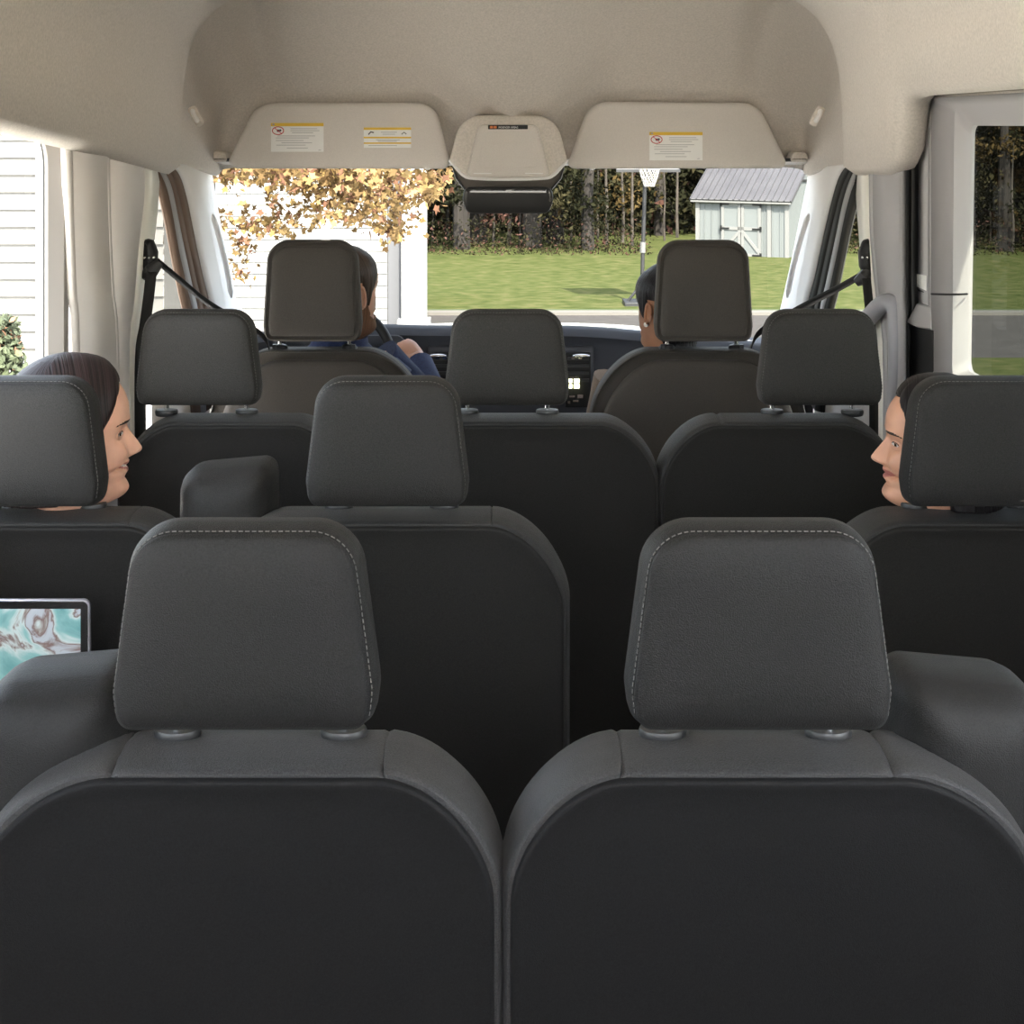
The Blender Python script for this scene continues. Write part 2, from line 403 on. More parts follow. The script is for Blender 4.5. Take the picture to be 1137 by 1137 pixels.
for D in Ds:
    zl, zr = zb_left(D), interp(ZB_R, D)
    e = max(0, (D-4.1)/.12)**3                       # front edge rolls up and out slightly
    rows.append([Vector((p.x*(1+.010*e), p.y, p.z+(.004*e))) for p in roof_section(D, 44, zl, zr, hw=smooth_tab([(-.5,.935),(2.7,.935),(3.4,.932),(3.8,.945),(4.05,.960),(4.22,.965)], D))])
ceil = MB().grid(rows).obj('ceiling', M['liner'], sharp=None); solid(ceil, .03, -1)
struct(ceil, 'beige cloth headliner over the passenger rows', 'ceiling')
# cab headliner: comes down towards the windscreen behind the sun visors
rows = []
NV = 26
for i in range(NV+1):
    v = i/NV; D = 4.205+v*.78
    apex = smooth_tab([(0,2.09),(.3,2.045),(.55,1.96),(.75,1.85),(.88,1.755),(.95,1.63),(1,1.49)], v)
    hw = smooth_tab([(0,.975),(.5,.985),(1,.985)], v)
    zb = smooth_tab([(0,1.519),(.5,1.50),(1,1.46)], v)
    P = roof_section(D, 64, zb, zb, apex, hw)
    Q = []
    for p in P:
        ax = abs(p.x); z = p.z
        g = math.exp(-((ax-.80)/.055)**2)*.09*min(1, v*3)*(1-.5*v)          # groove beside the overhead recess
        if p.z > zb+.10: z += g*.6
        bump_ = math.exp(-(p.x/.20)**4)*smooth_tab([(0,0),(.25,.03),(.45,.14),(.66,.245),(.8,.23),(.93,.12),(1,.0)], v)
        if p.z > zb+.02: z -= bump_
        Q.append(Vector((p.x, p.y, z)))
    rows.append(Q)
c2 = MB().grid(rows).obj('ceiling_cab', M['liner2'], sharp=None); solid(c2, .03, -1)
struct(c2, 'beige headliner above the windscreen and sun visors', 'ceiling')

# outer skin so that no daylight leaks round the trim
ML = []
def wall_left():
    # window surround, pillar face, seam, panel and painted pillar, read as vertical contour lines
    A = [(47,184,-.985),(52,240,-.985),(55,320,-.985),(58,400,-.985)]
    B = [(69,150,-.955),(72,240,-.955),(75,320,-.955),(79,400,-.955)]
    B2 = [(78,153,-.945),(80,240,-.945),(83,320,-.945),(87,400,-.945)]
    Cc = [(116,160,-.94),(117.5,240,-.94),(121,320,-.94),(127,400,-.94)]
    C2 = [(119,162,-.945),(120.5,240,-.945),(124,320,-.945),(130,400,-.945)]
    D_ = [(157,176,-.965),(158,215,-.965),(152,270,-.965),(146,340,-.965),(141,400,-.965)]
    E = [(176,178,-1.0),(173,230,-1.0),(168,275,-1.0),(160,330,-1.0),(152,400,-1.0)]
    E2 = [(p[0], p[1], -1.03) for p in E]
    c = [ext(q, 0) for q in (B, B2, Cc, C2, D_, E)]
    m = strips('w', c, 24, None, [0,0,0,0,1])
    # behind the strip edge
    last = curve_pts(c[-1], 24); m.grid([last, [p+Vector((-.05,.0,0)) for p in last]], mi=1)
    return m
mb = wall_left()
def wall_fill(mb, s, X, segs):
    for (y0, y1, z0, z1) in segs:
        a = [Vector((s*X, y0, z0)), Vector((s*X, y1, z0))]; b = [Vector((s*X, y0, z1)), Vector((s*X, y1, z1))]
        mb.grid([a, b])
# below and between the windows
wall_fill(mb, -1, .99, [(-.5,3.2,0,.95),(-.5,.3,.95,1.75),(1.55,1.85,.95,1.75)])
wall_fill(mb, -1, 1.03, [(-.5,3.3,1.62,1.95),(4.2,5.6,0,.93)])
# window surrounds with rounded corners
def surround(mb, s, X0, X1, y0, y1, z0, z1, r, grow=.05):
    inn = roundpoly([(y0, z0, r), (y1, z0, r), (y1, z1, r), (y0, z1, r)], 8)
    o1 = roundpoly([(y0-.02, z0-.02, r+.015), (y1+.02, z0-.02, r+.015), (y1+.02, z1+.02, r+.015), (y0-.02, z1+.02, r+.015)], 8)
    o2 = roundpoly([(y0-grow, z0-grow, r+.03), (y1+grow, z0-grow, r+.03), (y1+grow, z1+grow, r+.03), (y0-grow, z1+grow, r+.03)], 8)
    rings = [[Vector((s*(X1+.005), p.x, p.y)) for p in inn], [Vector((s*X1, p.x, p.y)) for p in inn], [Vector((s*X0, p.x, p.y)) for p in o1], [Vector((s*(X0+.0), p.x, p.y)) for p in o2]]
    mb.grid(rings, cu=True, mi=2 if s < 0 else 0)
surround(mb, -1, .962, .985, 1.92, 3.135, .98, 1.612, .075)
surround(mb, -1, .962, .985, .35, 1.5, .98, 1.66, .075)
wl = mb.obj('wall_left', [M['trim'], M['metal_cream'], M['surround']], sharp=40); solid(wl, .012, 0)
struct(wl, 'pale grey trim of the left side wall with painted door pillar', 'wall')

def pane(name, quad, m, label, inset_=0):
    o = MB().add(quad, [tuple(range(len(quad)))]).obj(name, m, sharp=None); struct(o, label, 'window'); return o
sl = MB().tube([Vector((-.9905, p.x, p.y)) for p in (lambda q: q+q[:1])(roundpoly([(1.92, .98, .075), (3.135, .98, .075), (3.135, 1.612, .075), (1.92, 1.612, .075)], 8))], .006, 6).obj('trim_4', M['rubber']); struct(sl, 'thin dark seal round the left side window', 'trim')
pane('window_1', [Vector((-.992,1.85,.93)), Vector((-.992,3.19,.93)), Vector((-.992,3.19,1.66)), Vector((-.992,1.85,1.66))], M['glass'], 'clear side window on the left with white siding behind it')
pane('window_2', [Vector((-1.0,.25,.9)), Vector((-1.0,1.6,.9)), Vector((-1.0,1.6,1.75)), Vector((-1.0,.25,1.75))], M['glass'], 'rear side window on the left')

def wall_right():
    E = [(951,178,1.0),(953.5,230,1.0),(957,275,1.0),(962,330,1.0),(969,400,1.0)]
    D_ = [(967,177,.965),(967.5,230,.965),(969,270,.965),(975,330,.965),(983,400,.965)]
    D2 = [(971,177,.96),(971.5,230,.96),(973,270,.96),(979,330,.96),(988,400,.96)]
    Cc = [(1000,172,.955),(1000,240,.955),(1000,320,.955),(1002,400,.955)]
    C2 = [(1003.5,172,.97),(1003.5,240,.97),(1003.5,320,.97),(1005,400,.97)]
    c = [ext(q, 0) for q in (E, D_, D2, Cc, C2)]
    m = strips('w', c, 24, None, [1,0,0,0])
    first = curve_pts(c[0], 24); m.grid([first, [p+Vector((.05,.0,0)) for p in first]], mi=1)
    return m
mb = wall_right()
wall_fill(mb, 1, .99, [(-.5,2.0,0,.95),(-.5,.3,.95,1.8),(1.55,1.95,.95,1.8)])
wall_fill(mb, 1, 1.03, [(4.2,5.6,0,.93)])
surround(mb, 1, .962, .985, .35, 1.5, .98, 1.66, .075)
wr = mb.obj('wall_right', [M['greytrim'], M['metal_cream']], sharp=40); solid(wr, .012, 0)
struct(wr, 'grey trim of the right door pillar beside the front seat', 'wall')
pane('window_3', [Vector((1.0,.25,.9)), Vector((1.0,1.6,.9)), Vector((1.0,1.6,1.75)), Vector((1.0,.25,1.75))], M['glass'], 'unseen rear side window on the right, clear to let in light')  # out of view, given clear glass so more daylight enters

# black rubber seal of the sliding-door opening
path = [W(1137,80,2.9)+Vector((.06,0,0.02))]
seal = strips('s', [ext([(1003.5,165,.972),(1003.5,240,.972),(1003.5,320,.972),(1005,400,.972)],0), ext([(1011,120,.99),(1010,240,.99),(1010,320,.99),(1011,400,.99)],0), ext([(1022,92,1.01),(1018.5,170,1.01),(1018,320,1.01),(1019,400,1.01)],0)], 24, None)
so = seal.obj('trim_1', M['rubber'], sharp=40); solid(so, .012, 0); struct(so, 'black rubber seal down the sliding door opening', 'trim')
hd = MB().grid([[Vector((.985, D, 1.745+.0*D)) for D in (1.6,2.4,3.2,3.62)], [Vector((1.02, D, 1.735)) for D in (1.6,2.4,3.2,3.62)], [Vector((1.06, D, 1.80)) for D in (1.6,2.4,3.2,3.62)]])
ho = hd.obj('trim_2', M['rubber'], sharp=40); struct(ho, 'dark seal along the top of the sliding door opening', 'trim')

# sliding door (right): trim with window recess, split line, handle recess
def door_right():
    J0 = [(1016,110,1.045),(1016,200,1.045),(1016,330,1.045),(1018,418,1.045)]
    J0b = [(1020,108,1.02),(1019,200,1.02),(1019,330,1.02),(1020,418,1.02)]
    J1 = [(1034,106,1.005),(1033,200,1.005),(1033,330,1.005),(1033,418,1.005)]
    J1b = [(1038,106,1.0),(1037,200,1.0),(1037,330,1.0),(1037,418,1.0)]
    c = [ext([(q[0][0], q[0][1]+26, q[0][2])]+q[1:], 0) for q in (J0, J0b, J1, J1b)]
    return strips('w', c, 24, None, [0,0,0])
mb = door_right()
Dq = lambda px, X: X*F/(px-CX)
yA, yB = 1.95, Dq(1036,1.0)
inn = roundpoly([(1.98,1.068,.03),(3.335,1.068,.03),(3.305,1.630,.03),(1.98,1.630,.03)], 8)
o1 = roundpoly([(1.94,1.045,.04),(3.345,1.045,.04),(3.325,1.672,.04),(1.94,1.672,.04)], 8)
o2 = roundpoly([(1.85,.98,.02),(yB,.98,.02),(yB,1.690,.02),(1.85,1.690,.02)], 8)
mb.grid([[Vector((1.035, p.x, p.y)) for p in inn], [Vector((1.028, p.x, p.y)) for p in inn], [Vector((1.0, p.x, p.y)) for p in o1], [Vector((1.0, p.x, p.y)) for p in o2]], cu=True)
mb.grid([[Vector((1.0,1.85,1.690)), Vector((1.0,yB,1.690))], [Vector((1.02,1.85,1.694)), Vector((1.02,yB,1.694))], [Vector((1.03,1.85,1.81)), Vector((1.03,yB,1.81))]], mi=1)
mb.grid([[Vector((1.0,1.85,.98)), Vector((1.0,yB,.98))], [Vector((1.0,1.85,0)), Vector((1.0,yB,0))]])
dr = mb.obj('door_1', [M['greytrim'], M['liner2']], sharp=35); solid(dr, .01, 0); struct(dr, 'grey trim of the right sliding door', 'door')
pane('window_4', [Vector((1.04,1.9,1.0)), Vector((1.04,3.45,1.0)), Vector((1.04,3.45,1.7)), Vector((1.04,1.9,1.7))], M['tint'], 'dark tinted sliding door window on the right with lawn and trees beyond')
# split line, door-edge wedge, latch recess
mb = MB().tube([S(1034,326.5,.994), S(1052,327,.9935), S(1064,327,.994), S(1074,326.5,1.022)], .0022, 6); mb.tube([S(1019,322,1.012), S(1033,326.5,1.003)], .0022, 6)
mb.obj('split_line', M['black'], dr)
w0 = [S(1018,336,1.0), S(1034,340,.995), S(1034,367,.992), S(1018,364,.985), S(1005,358,.972)]
mb = MB().add(w0+[p+Vector((.04,.0,0)) for p in w0], [(0,1,2,3,4),(9,8,7,6,5),(0,5,6,1),(1,6,7,2),(2,7,8,3),(3,8,9,4),(4,9,5,0)])
bev(mb.obj('latch_cover', M['greytrim'], dr), .006, 3)
w0 = [S(1012,362,.99), S(1036,367,.994), S(1036,412,.994), S(1032,420,.994), S(1010,420,.99)]
mb = MB().add(w0+[p+Vector((.02,.0,0)) for p in w0], [(0,1,2,3,4),(9,8,7,6,5),(0,5,6,1),(1,6,7,2),(2,7,8,3),(3,8,9,4),(4,9,5,0)])
mb.obj('latch_recess', M['black'], dr)
p0, p1, p2, p3 = S(1019.5,304,1.012), S(1030.5,306,1.003), S(1030.5,323,1.003), S(1019.5,318,1.012)
st = MB().add([p+Vector((-.004,0,0)) for p in (p0,p1,p2,p3)], [(0,1,2,3)]); st.obj('paper_label', M['paper'], dr)['label'] = 'white paper label stuck to the door edge'

# cab doors: window frames, glass and A-pillars
def cab(s):
    k = -1 if s < 0 else 1
    fx = lambda p: p if s < 0 else None
    X = .99*s
    if s < 0:
        G0 = [(176,180),(186,182.5),(193,186.5),(200,198),(207,222),(215,262),(224,305),(234,352)]
        G1 = [(176,183),(183,186),(188,191),(194,204),(200,228),(208,268),(217,310),(227,356)]
        G2 = [(176,186),(181,190),(185,196),(190,209),(195,232),(203,272),(212,314),(221,358)]
        H0 = [(176,189),(179,194),(182,201),(186,214),(191,237),(198,277),(207,319),(215,360)]
        H1 = [(175,196),(176,203),(177,211),(180,224),(185,247),(192,285),(200,325),(207,362)]
        W0 = [(233,187),(236,205),(243,245),(252,290),(260,330),(268,372)]
        W1 = [(225,186),(229,205),(237,245),(247,290),(256,330),(265,375)]
        top = [(195,179),(205,176)]
    else:
        G0 = [(952,181),(944,183),(938,187),(931,200),(924,224),(915,262),(906,305),(895,352)]
        G1 = [(952,184),(947,187),(943,192),(937,205),(930,229),(921,268),(912,310),(903,356)]
        G2 = [(952,187),(949,191),(946,197),(941,210),(935,233),(927,272),(918,314),(909,358)]
        H0 = [(952,190),(950.5,195),(949,202),(945,215),(939,238),(931,277),(922,319),(913,360)]
        H1 = [(953,197),(953,204),(953,212),(951,225),(945,248),(937,285),(929,325),(921,362)]
        W0 = [(899,187),(897,205),(889,245),(880,290),(871,330),(862,372)]
        W1 = [(907,186),(904,205),(896,245),(886,290),(876,330),(866,375)]
    n = 30
    g = lambda pts, x: curve_pts([S(p[0], p[1], x*s) for p in pts]+[Vector((x*s, S(*pts[-1], x*s).y+.10, .7))], n)
    m = MB(); R = [g(G0,.975), g(G1,.985), g(G2,.99), g(H0,.985), g(H1,1.0)]
    for a, b, mi in ((0,1,0),(1,2,0),(2,3,1),(3,4,0)): m.grid([R[a], R[b]], mi=mi)
    m.grid([R[4], [p+Vector((.006*s,.006,0)) for p in R[4]]], mi=0)
    fr = m.obj('door_'+('2' if s < 0 else '3'), [M['frame_flare' if s < 0 else 'frame_dark'], M['greytrim']], sharp=40); solid(fr, .006, 0)
    struct(fr, 'dark frame of the %s cab door window' % ('left' if s < 0 else 'right'), 'door')
    q = [Vector((1.01*s, 3.9, .9)), Vector((1.01*s, 5.4, .9)), Vector((1.01*s, 4.4, 1.6)), Vector((1.01*s, 3.9, 1.6))]
    pane('window_'+('5' if s < 0 else '6'), q, M['wscreen'], '%s cab door window with a raked front edge' % ('left' if s < 0 else 'right'))
    # A-pillar: from the door frame to the windscreen edge
    wd = lambda pts, D0, D1: curve_pts([W(p[0], p[1], D0+(D1-D0)*(p[1]-187)/185) for p in pts]+[W(pts[-1][0]+(8 if s<0 else -8), 440, D1+.25)], n)
    Wa, Wb = wd(W0, 4.98, 5.55), wd(W1, 4.93, 5.48)
    mid = [a.lerp(b, .5)+Vector((-.012*s,-.02,0)) for a, b in zip(R[0], Wb)]
    m = MB(); m.grid([R[0], [a.lerp(c, .35)+Vector((-.004*s,0,0)) for a, c in zip(R[0], mid)], mid, Wb, Wa, [p+Vector((.03*s,.02,0)) for p in Wa]])
    # up to the headliner
    o = m.obj('pillar_'+('left' if s < 0 else 'right'), M['trim_pale'], sharp=None); solid(o, .01, 0)
    struct(o, 'pale %s windscreen pillar trim' % ('left' if s < 0 else 'right'), 'pillar')
    gh = [W((262 if s<0 else 868)+dx*(1 if s < 0 else -1), y, 5.0+(y-240)/600) for dx, y in ((-19,238),(-12,262),(-2,310),(4,332))]
    # moulded grip on the pillar
    mb = MB().tube(curve_pts([W(236,238,4.85),W(243,262,4.9),W(252,300,4.98),W(257,330,5.05)] if s < 0 else [W(898,238,4.85),W(890,262,4.9),W(880,300,4.98),W(874,330,5.05)], 14), [.004]+[.009]*12+[.004], 10)
    mb.obj('grip', M['trim_pale'], o)
    return fr
cab(-1); cab(1)

# windscreen header rail, cowl and glass
ws = [W(233,185,5.02)+Vector((-.05,0,.05)), W(899,185,5.02)+Vector((.05,0,.05)), W(862,372,5.6)+Vector((.06,.03,-.05)), W(268,372,5.6)+Vector((-.06,.03,-.05))]
pane('window_7', ws, M['wscreen'], 'wide raked windscreen looking on to the lawn and woods')
mb = MB().grid([[Vector((x, 4.93, 1.50)) for x in (-1.05,-.5,0,.5,1.05)], [Vector((x, 5.0, 1.487)) for x in (-1.05,-.5,0,.5,1.05)], [Vector((x, 5.06, 1.50)) for x in (-1.05,-.5,0,.5,1.05)]])
o = mb.obj('trim_3', M['trim_pale']); solid(o, .012, 1); struct(o, 'pale header rail above the windscreen', 'trim')
# outside skin: roof and front, keeps daylight to the windows
mb = MB().grid([[Vector((-1.12, y, 1.75)), Vector((-1.0, y, 2.22)), Vector((0, y, 2.26)), Vector((1.0, y, 2.22)), Vector((1.12, y, 1.75))] for y in (-.5, 4.3)]+[[Vector((-1.11, 4.88, 1.65)), Vector((-1.0, 4.90, 2.0)), Vector((0, 4.92, 2.02)), Vector((1.0, 4.90, 2.0)), Vector((1.11, 4.88, 1.65))], [Vector((-1.10, 5.10, 1.56)), Vector((-1.0, 5.10, 1.60)), Vector((0, 5.10, 1.60)), Vector((1.0, 5.10, 1.60)), Vector((1.10, 5.10, 1.56))]])
o = mb.obj('roof', mat('van_paint', (.7,.7,.7), .3), sharp=30); struct(o, 'white outer roof of the van', 'roof')
# unseen rear wall, its opening sized to limit light on the seat backs
mb = MB()
for (x0, x1, z0, z1) in REAR: mb.box(((x0+x1)/2, -.52, (z0+z1)/2), (x1-x0, .04, z1-z0))
o = mb.obj('wall_rear', M['trim']); struct(o, 'unseen rear wall of the van, opening sized for the light', 'wall')
# ---------------------------------------------------------------- sun visors
def px_outline(cor, D, n=8):                        # [(px, py, r_px)] -> xz outline at distance D, relative to world
    return roundpoly([(W(a, b, D).x, W(a, b, D).z, r*D/F) for a, b, r in cor], n)
def plate(mb, x0, x1, z0, z1, y, t=.0006, mi=0): mb.box(((x0+x1)/2, y, (z0+z1)/2), (x1-x0, t, z1-z0), mi=mi)

def visor(D, cor, clip, label):
    cx = sum(c[0] for c in cor)/len(cor); base = W(cx, 187, D)
    root = empty('sun_visor', base); tag(root, label, 'sun visor')
    o2 = [p-Vector((base.x, base.z)) for p in px_outline(cor, D, 10)]
    o2 = dense(o2, .012)
    mb = MB(); slab(mb, o2, [(-.002,.045),(-.002,.018),(-.001,.010),(.002,.004),(.007,.0),(.014,.0),(.02,.006),(.022,.03)])
    mb.obj('visor_panel', M['visor'], root, sharp=60)
    a, b, y0, y1 = clip; p0 = W(a, y0, D)-base; p1 = W(b, y1, D)-base
    mb = MB().tube([(p0.x, .01, p0.z-.003), (p1.x, .01, p0.z-.003)], .0045, 10)
    mb.loft([[Vector(((p0.x+p1.x)/2+r*math.cos(t)*1.3, .004+yy, (p0.z+p1.z)/2+r*math.sin(t))) for t in [2*PI*k/16 for k in range(16)]] for yy, r in ((0,.008),(.006,.010),(.014,.010))])
    mb.obj('pivot_clip', M['white'], root)
    return root, base

def airbag_label(root, base, D, x0, x1, y0, y1):
    a = W(x0, y1, D)-base; b = W(x1, y0, D)-base; w = b.x-a.x; h = b.z-a.z; Y = -.0026
    mb = MB(); plate(mb, a.x, b.x, a.z, b.z, Y)
    t = mb.obj('warning_label', M['paper'], root); t['label'] = 'white airbag warning label with a yellow band and red ring'
    mb = MB(); plate(mb, a.x, b.x, b.z-h*.115, b.z, Y-.0006); mb.obj('yellow_band', M['yellow'], t)
    mb = MB()
    mb.tube([(a.x+w*.045+.000, Y-.0011, b.z-h*.085), (a.x+w*.045, Y-.0011, b.z-h*.03)], .004, 3)
    for i, (z, xs) in enumerate([(.19,(.37,.88)),(.26,(.37,.92)),(.33,(.40,.80)),(.44,(.12,.84)),(.51,(.09,.72)),(.60,(.09,.62)),(.68,(.20,.78)),(.76,(.10,.66)),(.86,(.30,.70)),(.93,(.90,.95))]):
        plate(mb, a.x+w*xs[0], a.x+w*xs[1], b.z-h*z-h*.02, b.z-h*z, Y-.0005, .0004)
    mb.obj('text_lines', M['ink'], t)
    c = Vector((a.x+w*.135, Y-.0008, b.z-h*.27)); mb = MB()
    mb.tube([c+Vector((h*.155*1.25*math.cos(th), 0, h*.135*math.sin(th))) for th in [2*PI*k/28 for k in range(29)]], h*.014, 6)
    mb.tube([c+Vector((-h*.12,0,h*.10)), c+Vector((h*.12,0,-h*.10))], h*.012, 6); mb.obj('prohibition_ring', M['red'], t)
    mb = MB(); mb.sphere(c+Vector((-.0,0.0002,.0)), h*.045, 8, 6, sc=(1,.1,1)); mb.obj('pictogram', M['inkd'], t); mb = MB(); mb.sphere(c+Vector((h*.075,.0002,h*.01)), h*.04, 8, 6, sc=(1,.1,1)); mb.obj('pictogram', M['inkd'], t)

DV = 4.86
r, b = visor(DV, [(252,181,16),(285,114,30),(483,114,26),(500,182,9),(494,187.5,6),(262,187,7)][::-1], (464,485,185,186), 'left beige sun visor above the steering wheel with two warning labels')
airbag_label(r, b, DV, 301, 359.5, 136.5, 168.5)
a, c = W(404, 164, DV)-b, W(456.5, 141.5, DV)-b; w = c.x-a.x; h = c.z-a.z
mb = MB(); plate(mb, a.x, c.x, a.z, c.z, -.0026); t = mb.obj('sticker', M['paper'], r); t['label'] = 'white sticker with three yellow bands'
mb = MB()
for z0, z1 in ((0,.12),(.46,.54),(.74,.81)): plate(mb, a.x, c.x, c.z-h*z1, c.z-h*z0, -.0031)
mb.obj('yellow_band', M['yellow'], t); mb = MB()
for z, xs in ((.22,(.36,.70)),(.32,(.40,.66)),(.60,(.26,.76)),(.67,(.30,.70)),(.88,(.1,.7))): plate(mb, a.x+w*xs[0], a.x+w*xs[1], c.z-h*z-h*.03, c.z-h*z, -.0031)
mb.obj('text_lines', M['ink'], t)
MB().tube([(a.x+w*.10,-.0032,c.z-h*.35),(a.x+w*.15,-.0032,c.z-h*.22),(a.x+w*.21,-.0032,c.z-h*.26)], .0022, 5).obj('pictogram', M['inkd'], t); mb = MB().tube([(a.x+w*.80,-.0032,c.z-h*.34),(a.x+w*.85,-.0032,c.z-h*.24),(a.x+w*.90,-.0032,c.z-h*.33)], .0015, 5)
mb.obj('pictogram', M['inkd'], t)
r, b = visor(DV, [(630,183,8),(655,113,28),(842,114,30),(874,181,14),(868,187,6),(636,187.5,6)], (648,668,185,186), 'right beige sun visor above the passenger seat with one warning label')
airbag_label(r, b, DV, 721, 780, 146.5, 178)

def visor_mount(px, s, label):
    p = W(px, 176, 4.9); root = empty('visor_mount', p); tag(root, label, 'bracket', 'sun visor brackets')
    q = roundpoly([(-.035,-.012,.01),(.035,-.012,.01),(.028,.022,.018),(-.02,.026,.018)], 6); mb = MB(); slab(mb, q, [(-.025,.012),(-.02,.003),(0,0),(.05,0)]); mb.obj('cover', M['liner2'], root)
    MB().tube([(-.02*s,-.01,-.004), (-.075*s,-.015,-.006)], .006, 10).obj('pivot_arm', M['grey_plastic'], root)
visor_mount(243, -1, 'pale bracket at the outer end of the left sun visor'); visor_mount(886, 1, 'pale bracket at the outer end of the right sun visor')

# overhead console with the airbag indicator, mirror below it
D = 4.72; base = W(564.5, 196, D); root = empty('overhead_console', base); tag(root, 'beige overhead console between the sun visors with a dark indicator strip', 'console')
loc = lambda px, py, d=0: W(px, py, D)-base+Vector((0, d, 0))
def local_outline(cor, n=8): return [p-Vector((base.x, base.z)) for p in px_outline(cor, D, n)]
q = dense(local_outline([(499,178,6),(512,128,30),(617,128,30),(630,178,6),(613,198,16),(516,198,16)][::-1], 8), .01)
mb = MB(); slab(mb, q, [(.004,.03),(.004,.012),(.008,.004),(.014,.0),(.05,.0),(.12,.0)]); mb.obj('surround', M['liner2'], root, sharp=60)
q = dense(local_outline([(517.5,193,8),(531,138,9),(597,138,9),(610.5,193,8),(606,197,4),(522,197,4)][::-1], 8), .01)
mb = MB(); slab(mb, q, [(-.006,.05),(-.006,.018),(-.006,.009),(-.003,.006),(-.004,.003),(.002,.0),(.008,.0)]); pnl = mb.obj('panel', M['visor'], root, sharp=50)
q = dense(local_outline([(530,186,6),(535,158,6),(593,158,6),(598,186,6)][::-1], 6), .01)
mb = MB(); slab(mb, q, [(-.007,.05),(-.0072,.018),(-.0085,.006),(-.007,.0),(-.004,.0)]); mb.obj('lens_cover', M['visor'], pnl, sharp=60)
a, c = loc(542, 143.5), loc(586, 138.8); mb = MB().box(((a.x+c.x)/2, -.0068, (a.z+c.z)/2), (c.x-a.x, .003, c.z-a.z)); ind = bev(mb.obj('indicator_strip', M['black'], root), .002, 2); ind['label'] = 'dark indicator strip lettered PASSENGER AIRBAG'
a, c = loc(544, 142.5), loc(551.5, 139.8); mb = MB(); plate(mb, a.x, (a.x*.55+c.x*.45), a.z, c.z, -.0087, .0005); plate(mb, (a.x*.45+c.x*.55), c.x, a.z, c.z, -.0087, .0005); mb.obj('warning_symbol', M['orange'], ind)
cu = bpy.data.curves.new('lettering', 'FONT'); cu.body = 'PASSENGER AIRBAG'; cu.size = .0085; cu.extrude = .0002; cu.align_x = 'LEFT'
cu.materials.append(M['white']); to = bpy.data.objects.new('lettering', cu); C.objects.link(to); to.parent = ind; to.location = (loc(553.5,142.4).x, -.0088, loc(553.5,142.4).z); to.rotation_euler = (PI/2, 0, 0); to.scale = (.82,1,1)
bpy.context.view_layer.update(); me_ = bpy.data.meshes.new_from_object(to.evaluated_get(bpy.context.evaluated_depsgraph_get())); tm = bpy.data.objects.new('lettering', me_); C.objects.link(tm); tm.parent = ind; tm.location = to.location; tm.rotation_euler = to.rotation_euler; tm.scale = to.scale; bpy.data.objects.remove(to); tm.name = 'lettering'
for x0, x1 in ((526,546),(583,603)):
    mb = MB(); a, c = loc(x0, 193.5), loc(x1, 191.5); mb.box(((a.x+c.x)/2, -.005, (a.z+c.z)/2), (c.x-a.x, .006, .004)); bev(mb.obj('finger_ledge', M['white'], root), .001)
mb = MB().tube(curve_pts([loc(499,178,.02), loc(506,186,.01), loc(515,195,.004), loc(526,198,.0), loc(564,199,-.002), loc(603,198,.0), loc(614,195,.004), loc(623,186,.01), loc(630,178,.02)], 40), .0055, 10); mb.obj('lower_lip', M['white'], root)

D = 4.98; base = W(564, 236, D); root = empty('rear_view_mirror', base); tag(root, 'dark rear-view mirror hanging in front of the windscreen', 'mirror')
q = dense(local_outline([(513,222,20),(516,207.5,8),(612,207.5,8),(615,222,20),(609,237,9),(519,237,9)][::-1], 8), .01)
mb = MB(); slab(mb, q, [(.0,.0035),(-.002,.0015),(.0,.0),(.012,.0),(.03,.012),(.034,.03)]); mb.obj('housing', M['grey_plastic'], root, sharp=50)
mb = MB(); slab(mb, inset(q, .0035), [(-.0015,.0),(-.002,.002),(-.002,.02)]); mb.obj('mirror_glass', mat('mirror_glass', (.03,.03,.029), .08, .0, spec=.25), root, sharp=60)
mb = MB().tube([loc(564,222,.03), loc(564,208,.07), loc(564,196,.10)], .014, 12); mb.obj('stem', M['black'], root)
a = loc(566.5,211); mb = MB(); plate(mb, a.x-.012, a.x+.012, a.z-.003, a.z+.001, -.0024, .0004); mb.obj('mark', M['ink'], root)
D = 5.02; base = W(564, 212, D); root = empty('sensor_cover', base); tag(root, 'dark brown sensor cover behind the rear-view mirror', 'cover')
q = local_outline([(504,196,5),(507,186,4),(622,186,4),(626,196,5),(613,210,8),(518,210,8)][::-1], 6)
mb = MB(); slab(mb, q, [(.0,.01),(.004,.0),(.05,.0)]); mb.obj('shell', mat('brown_plastic', (.10,.085,.07), .5), root)
mb = MB().tube([loc(503,186,.0), loc(507,198,-.004), loc(516,210,-.006)], .004, 8); mb.obj('edge_bead', M['grey_plastic'], root); mb = MB().tube([loc(626,186,.0), loc(622,198,-.004), loc(612,210,-.006)], .004, 8); mb.obj('edge_bead', M['grey_plastic'], root)

# coat hooks by the front edge of the headliner
for px, s, lb in ((218,-1,'pale coat hook beside the left sun visor'), (907,1,'pale coat hook beside the right sun visor')):
    D = 4.24; p = W(px, 129, D); root = empty('coat_hook', p); root.rotation_euler = (0, .50*s, 0); tag(root, lb, 'hook', 'coat hooks')
    q = roundpoly([(-.012,-.030,.008),(.012,-.030,.008),(.012,.030,.008),(-.012,.030,.008)], 5); mb = MB(); slab(mb, q, [(-.012,.006),(-.008,.0),(.01,.0)]); mb.obj('plate', M['liner2'], root)
    mb = MB().tube(curve_pts([(0,-.010,.016),(0,-.024,.004),(0,-.026,-.008),(0,-.02,-.016)], 10), .007, 8, flat=1.3); mb.obj('hook', M['white'], root)

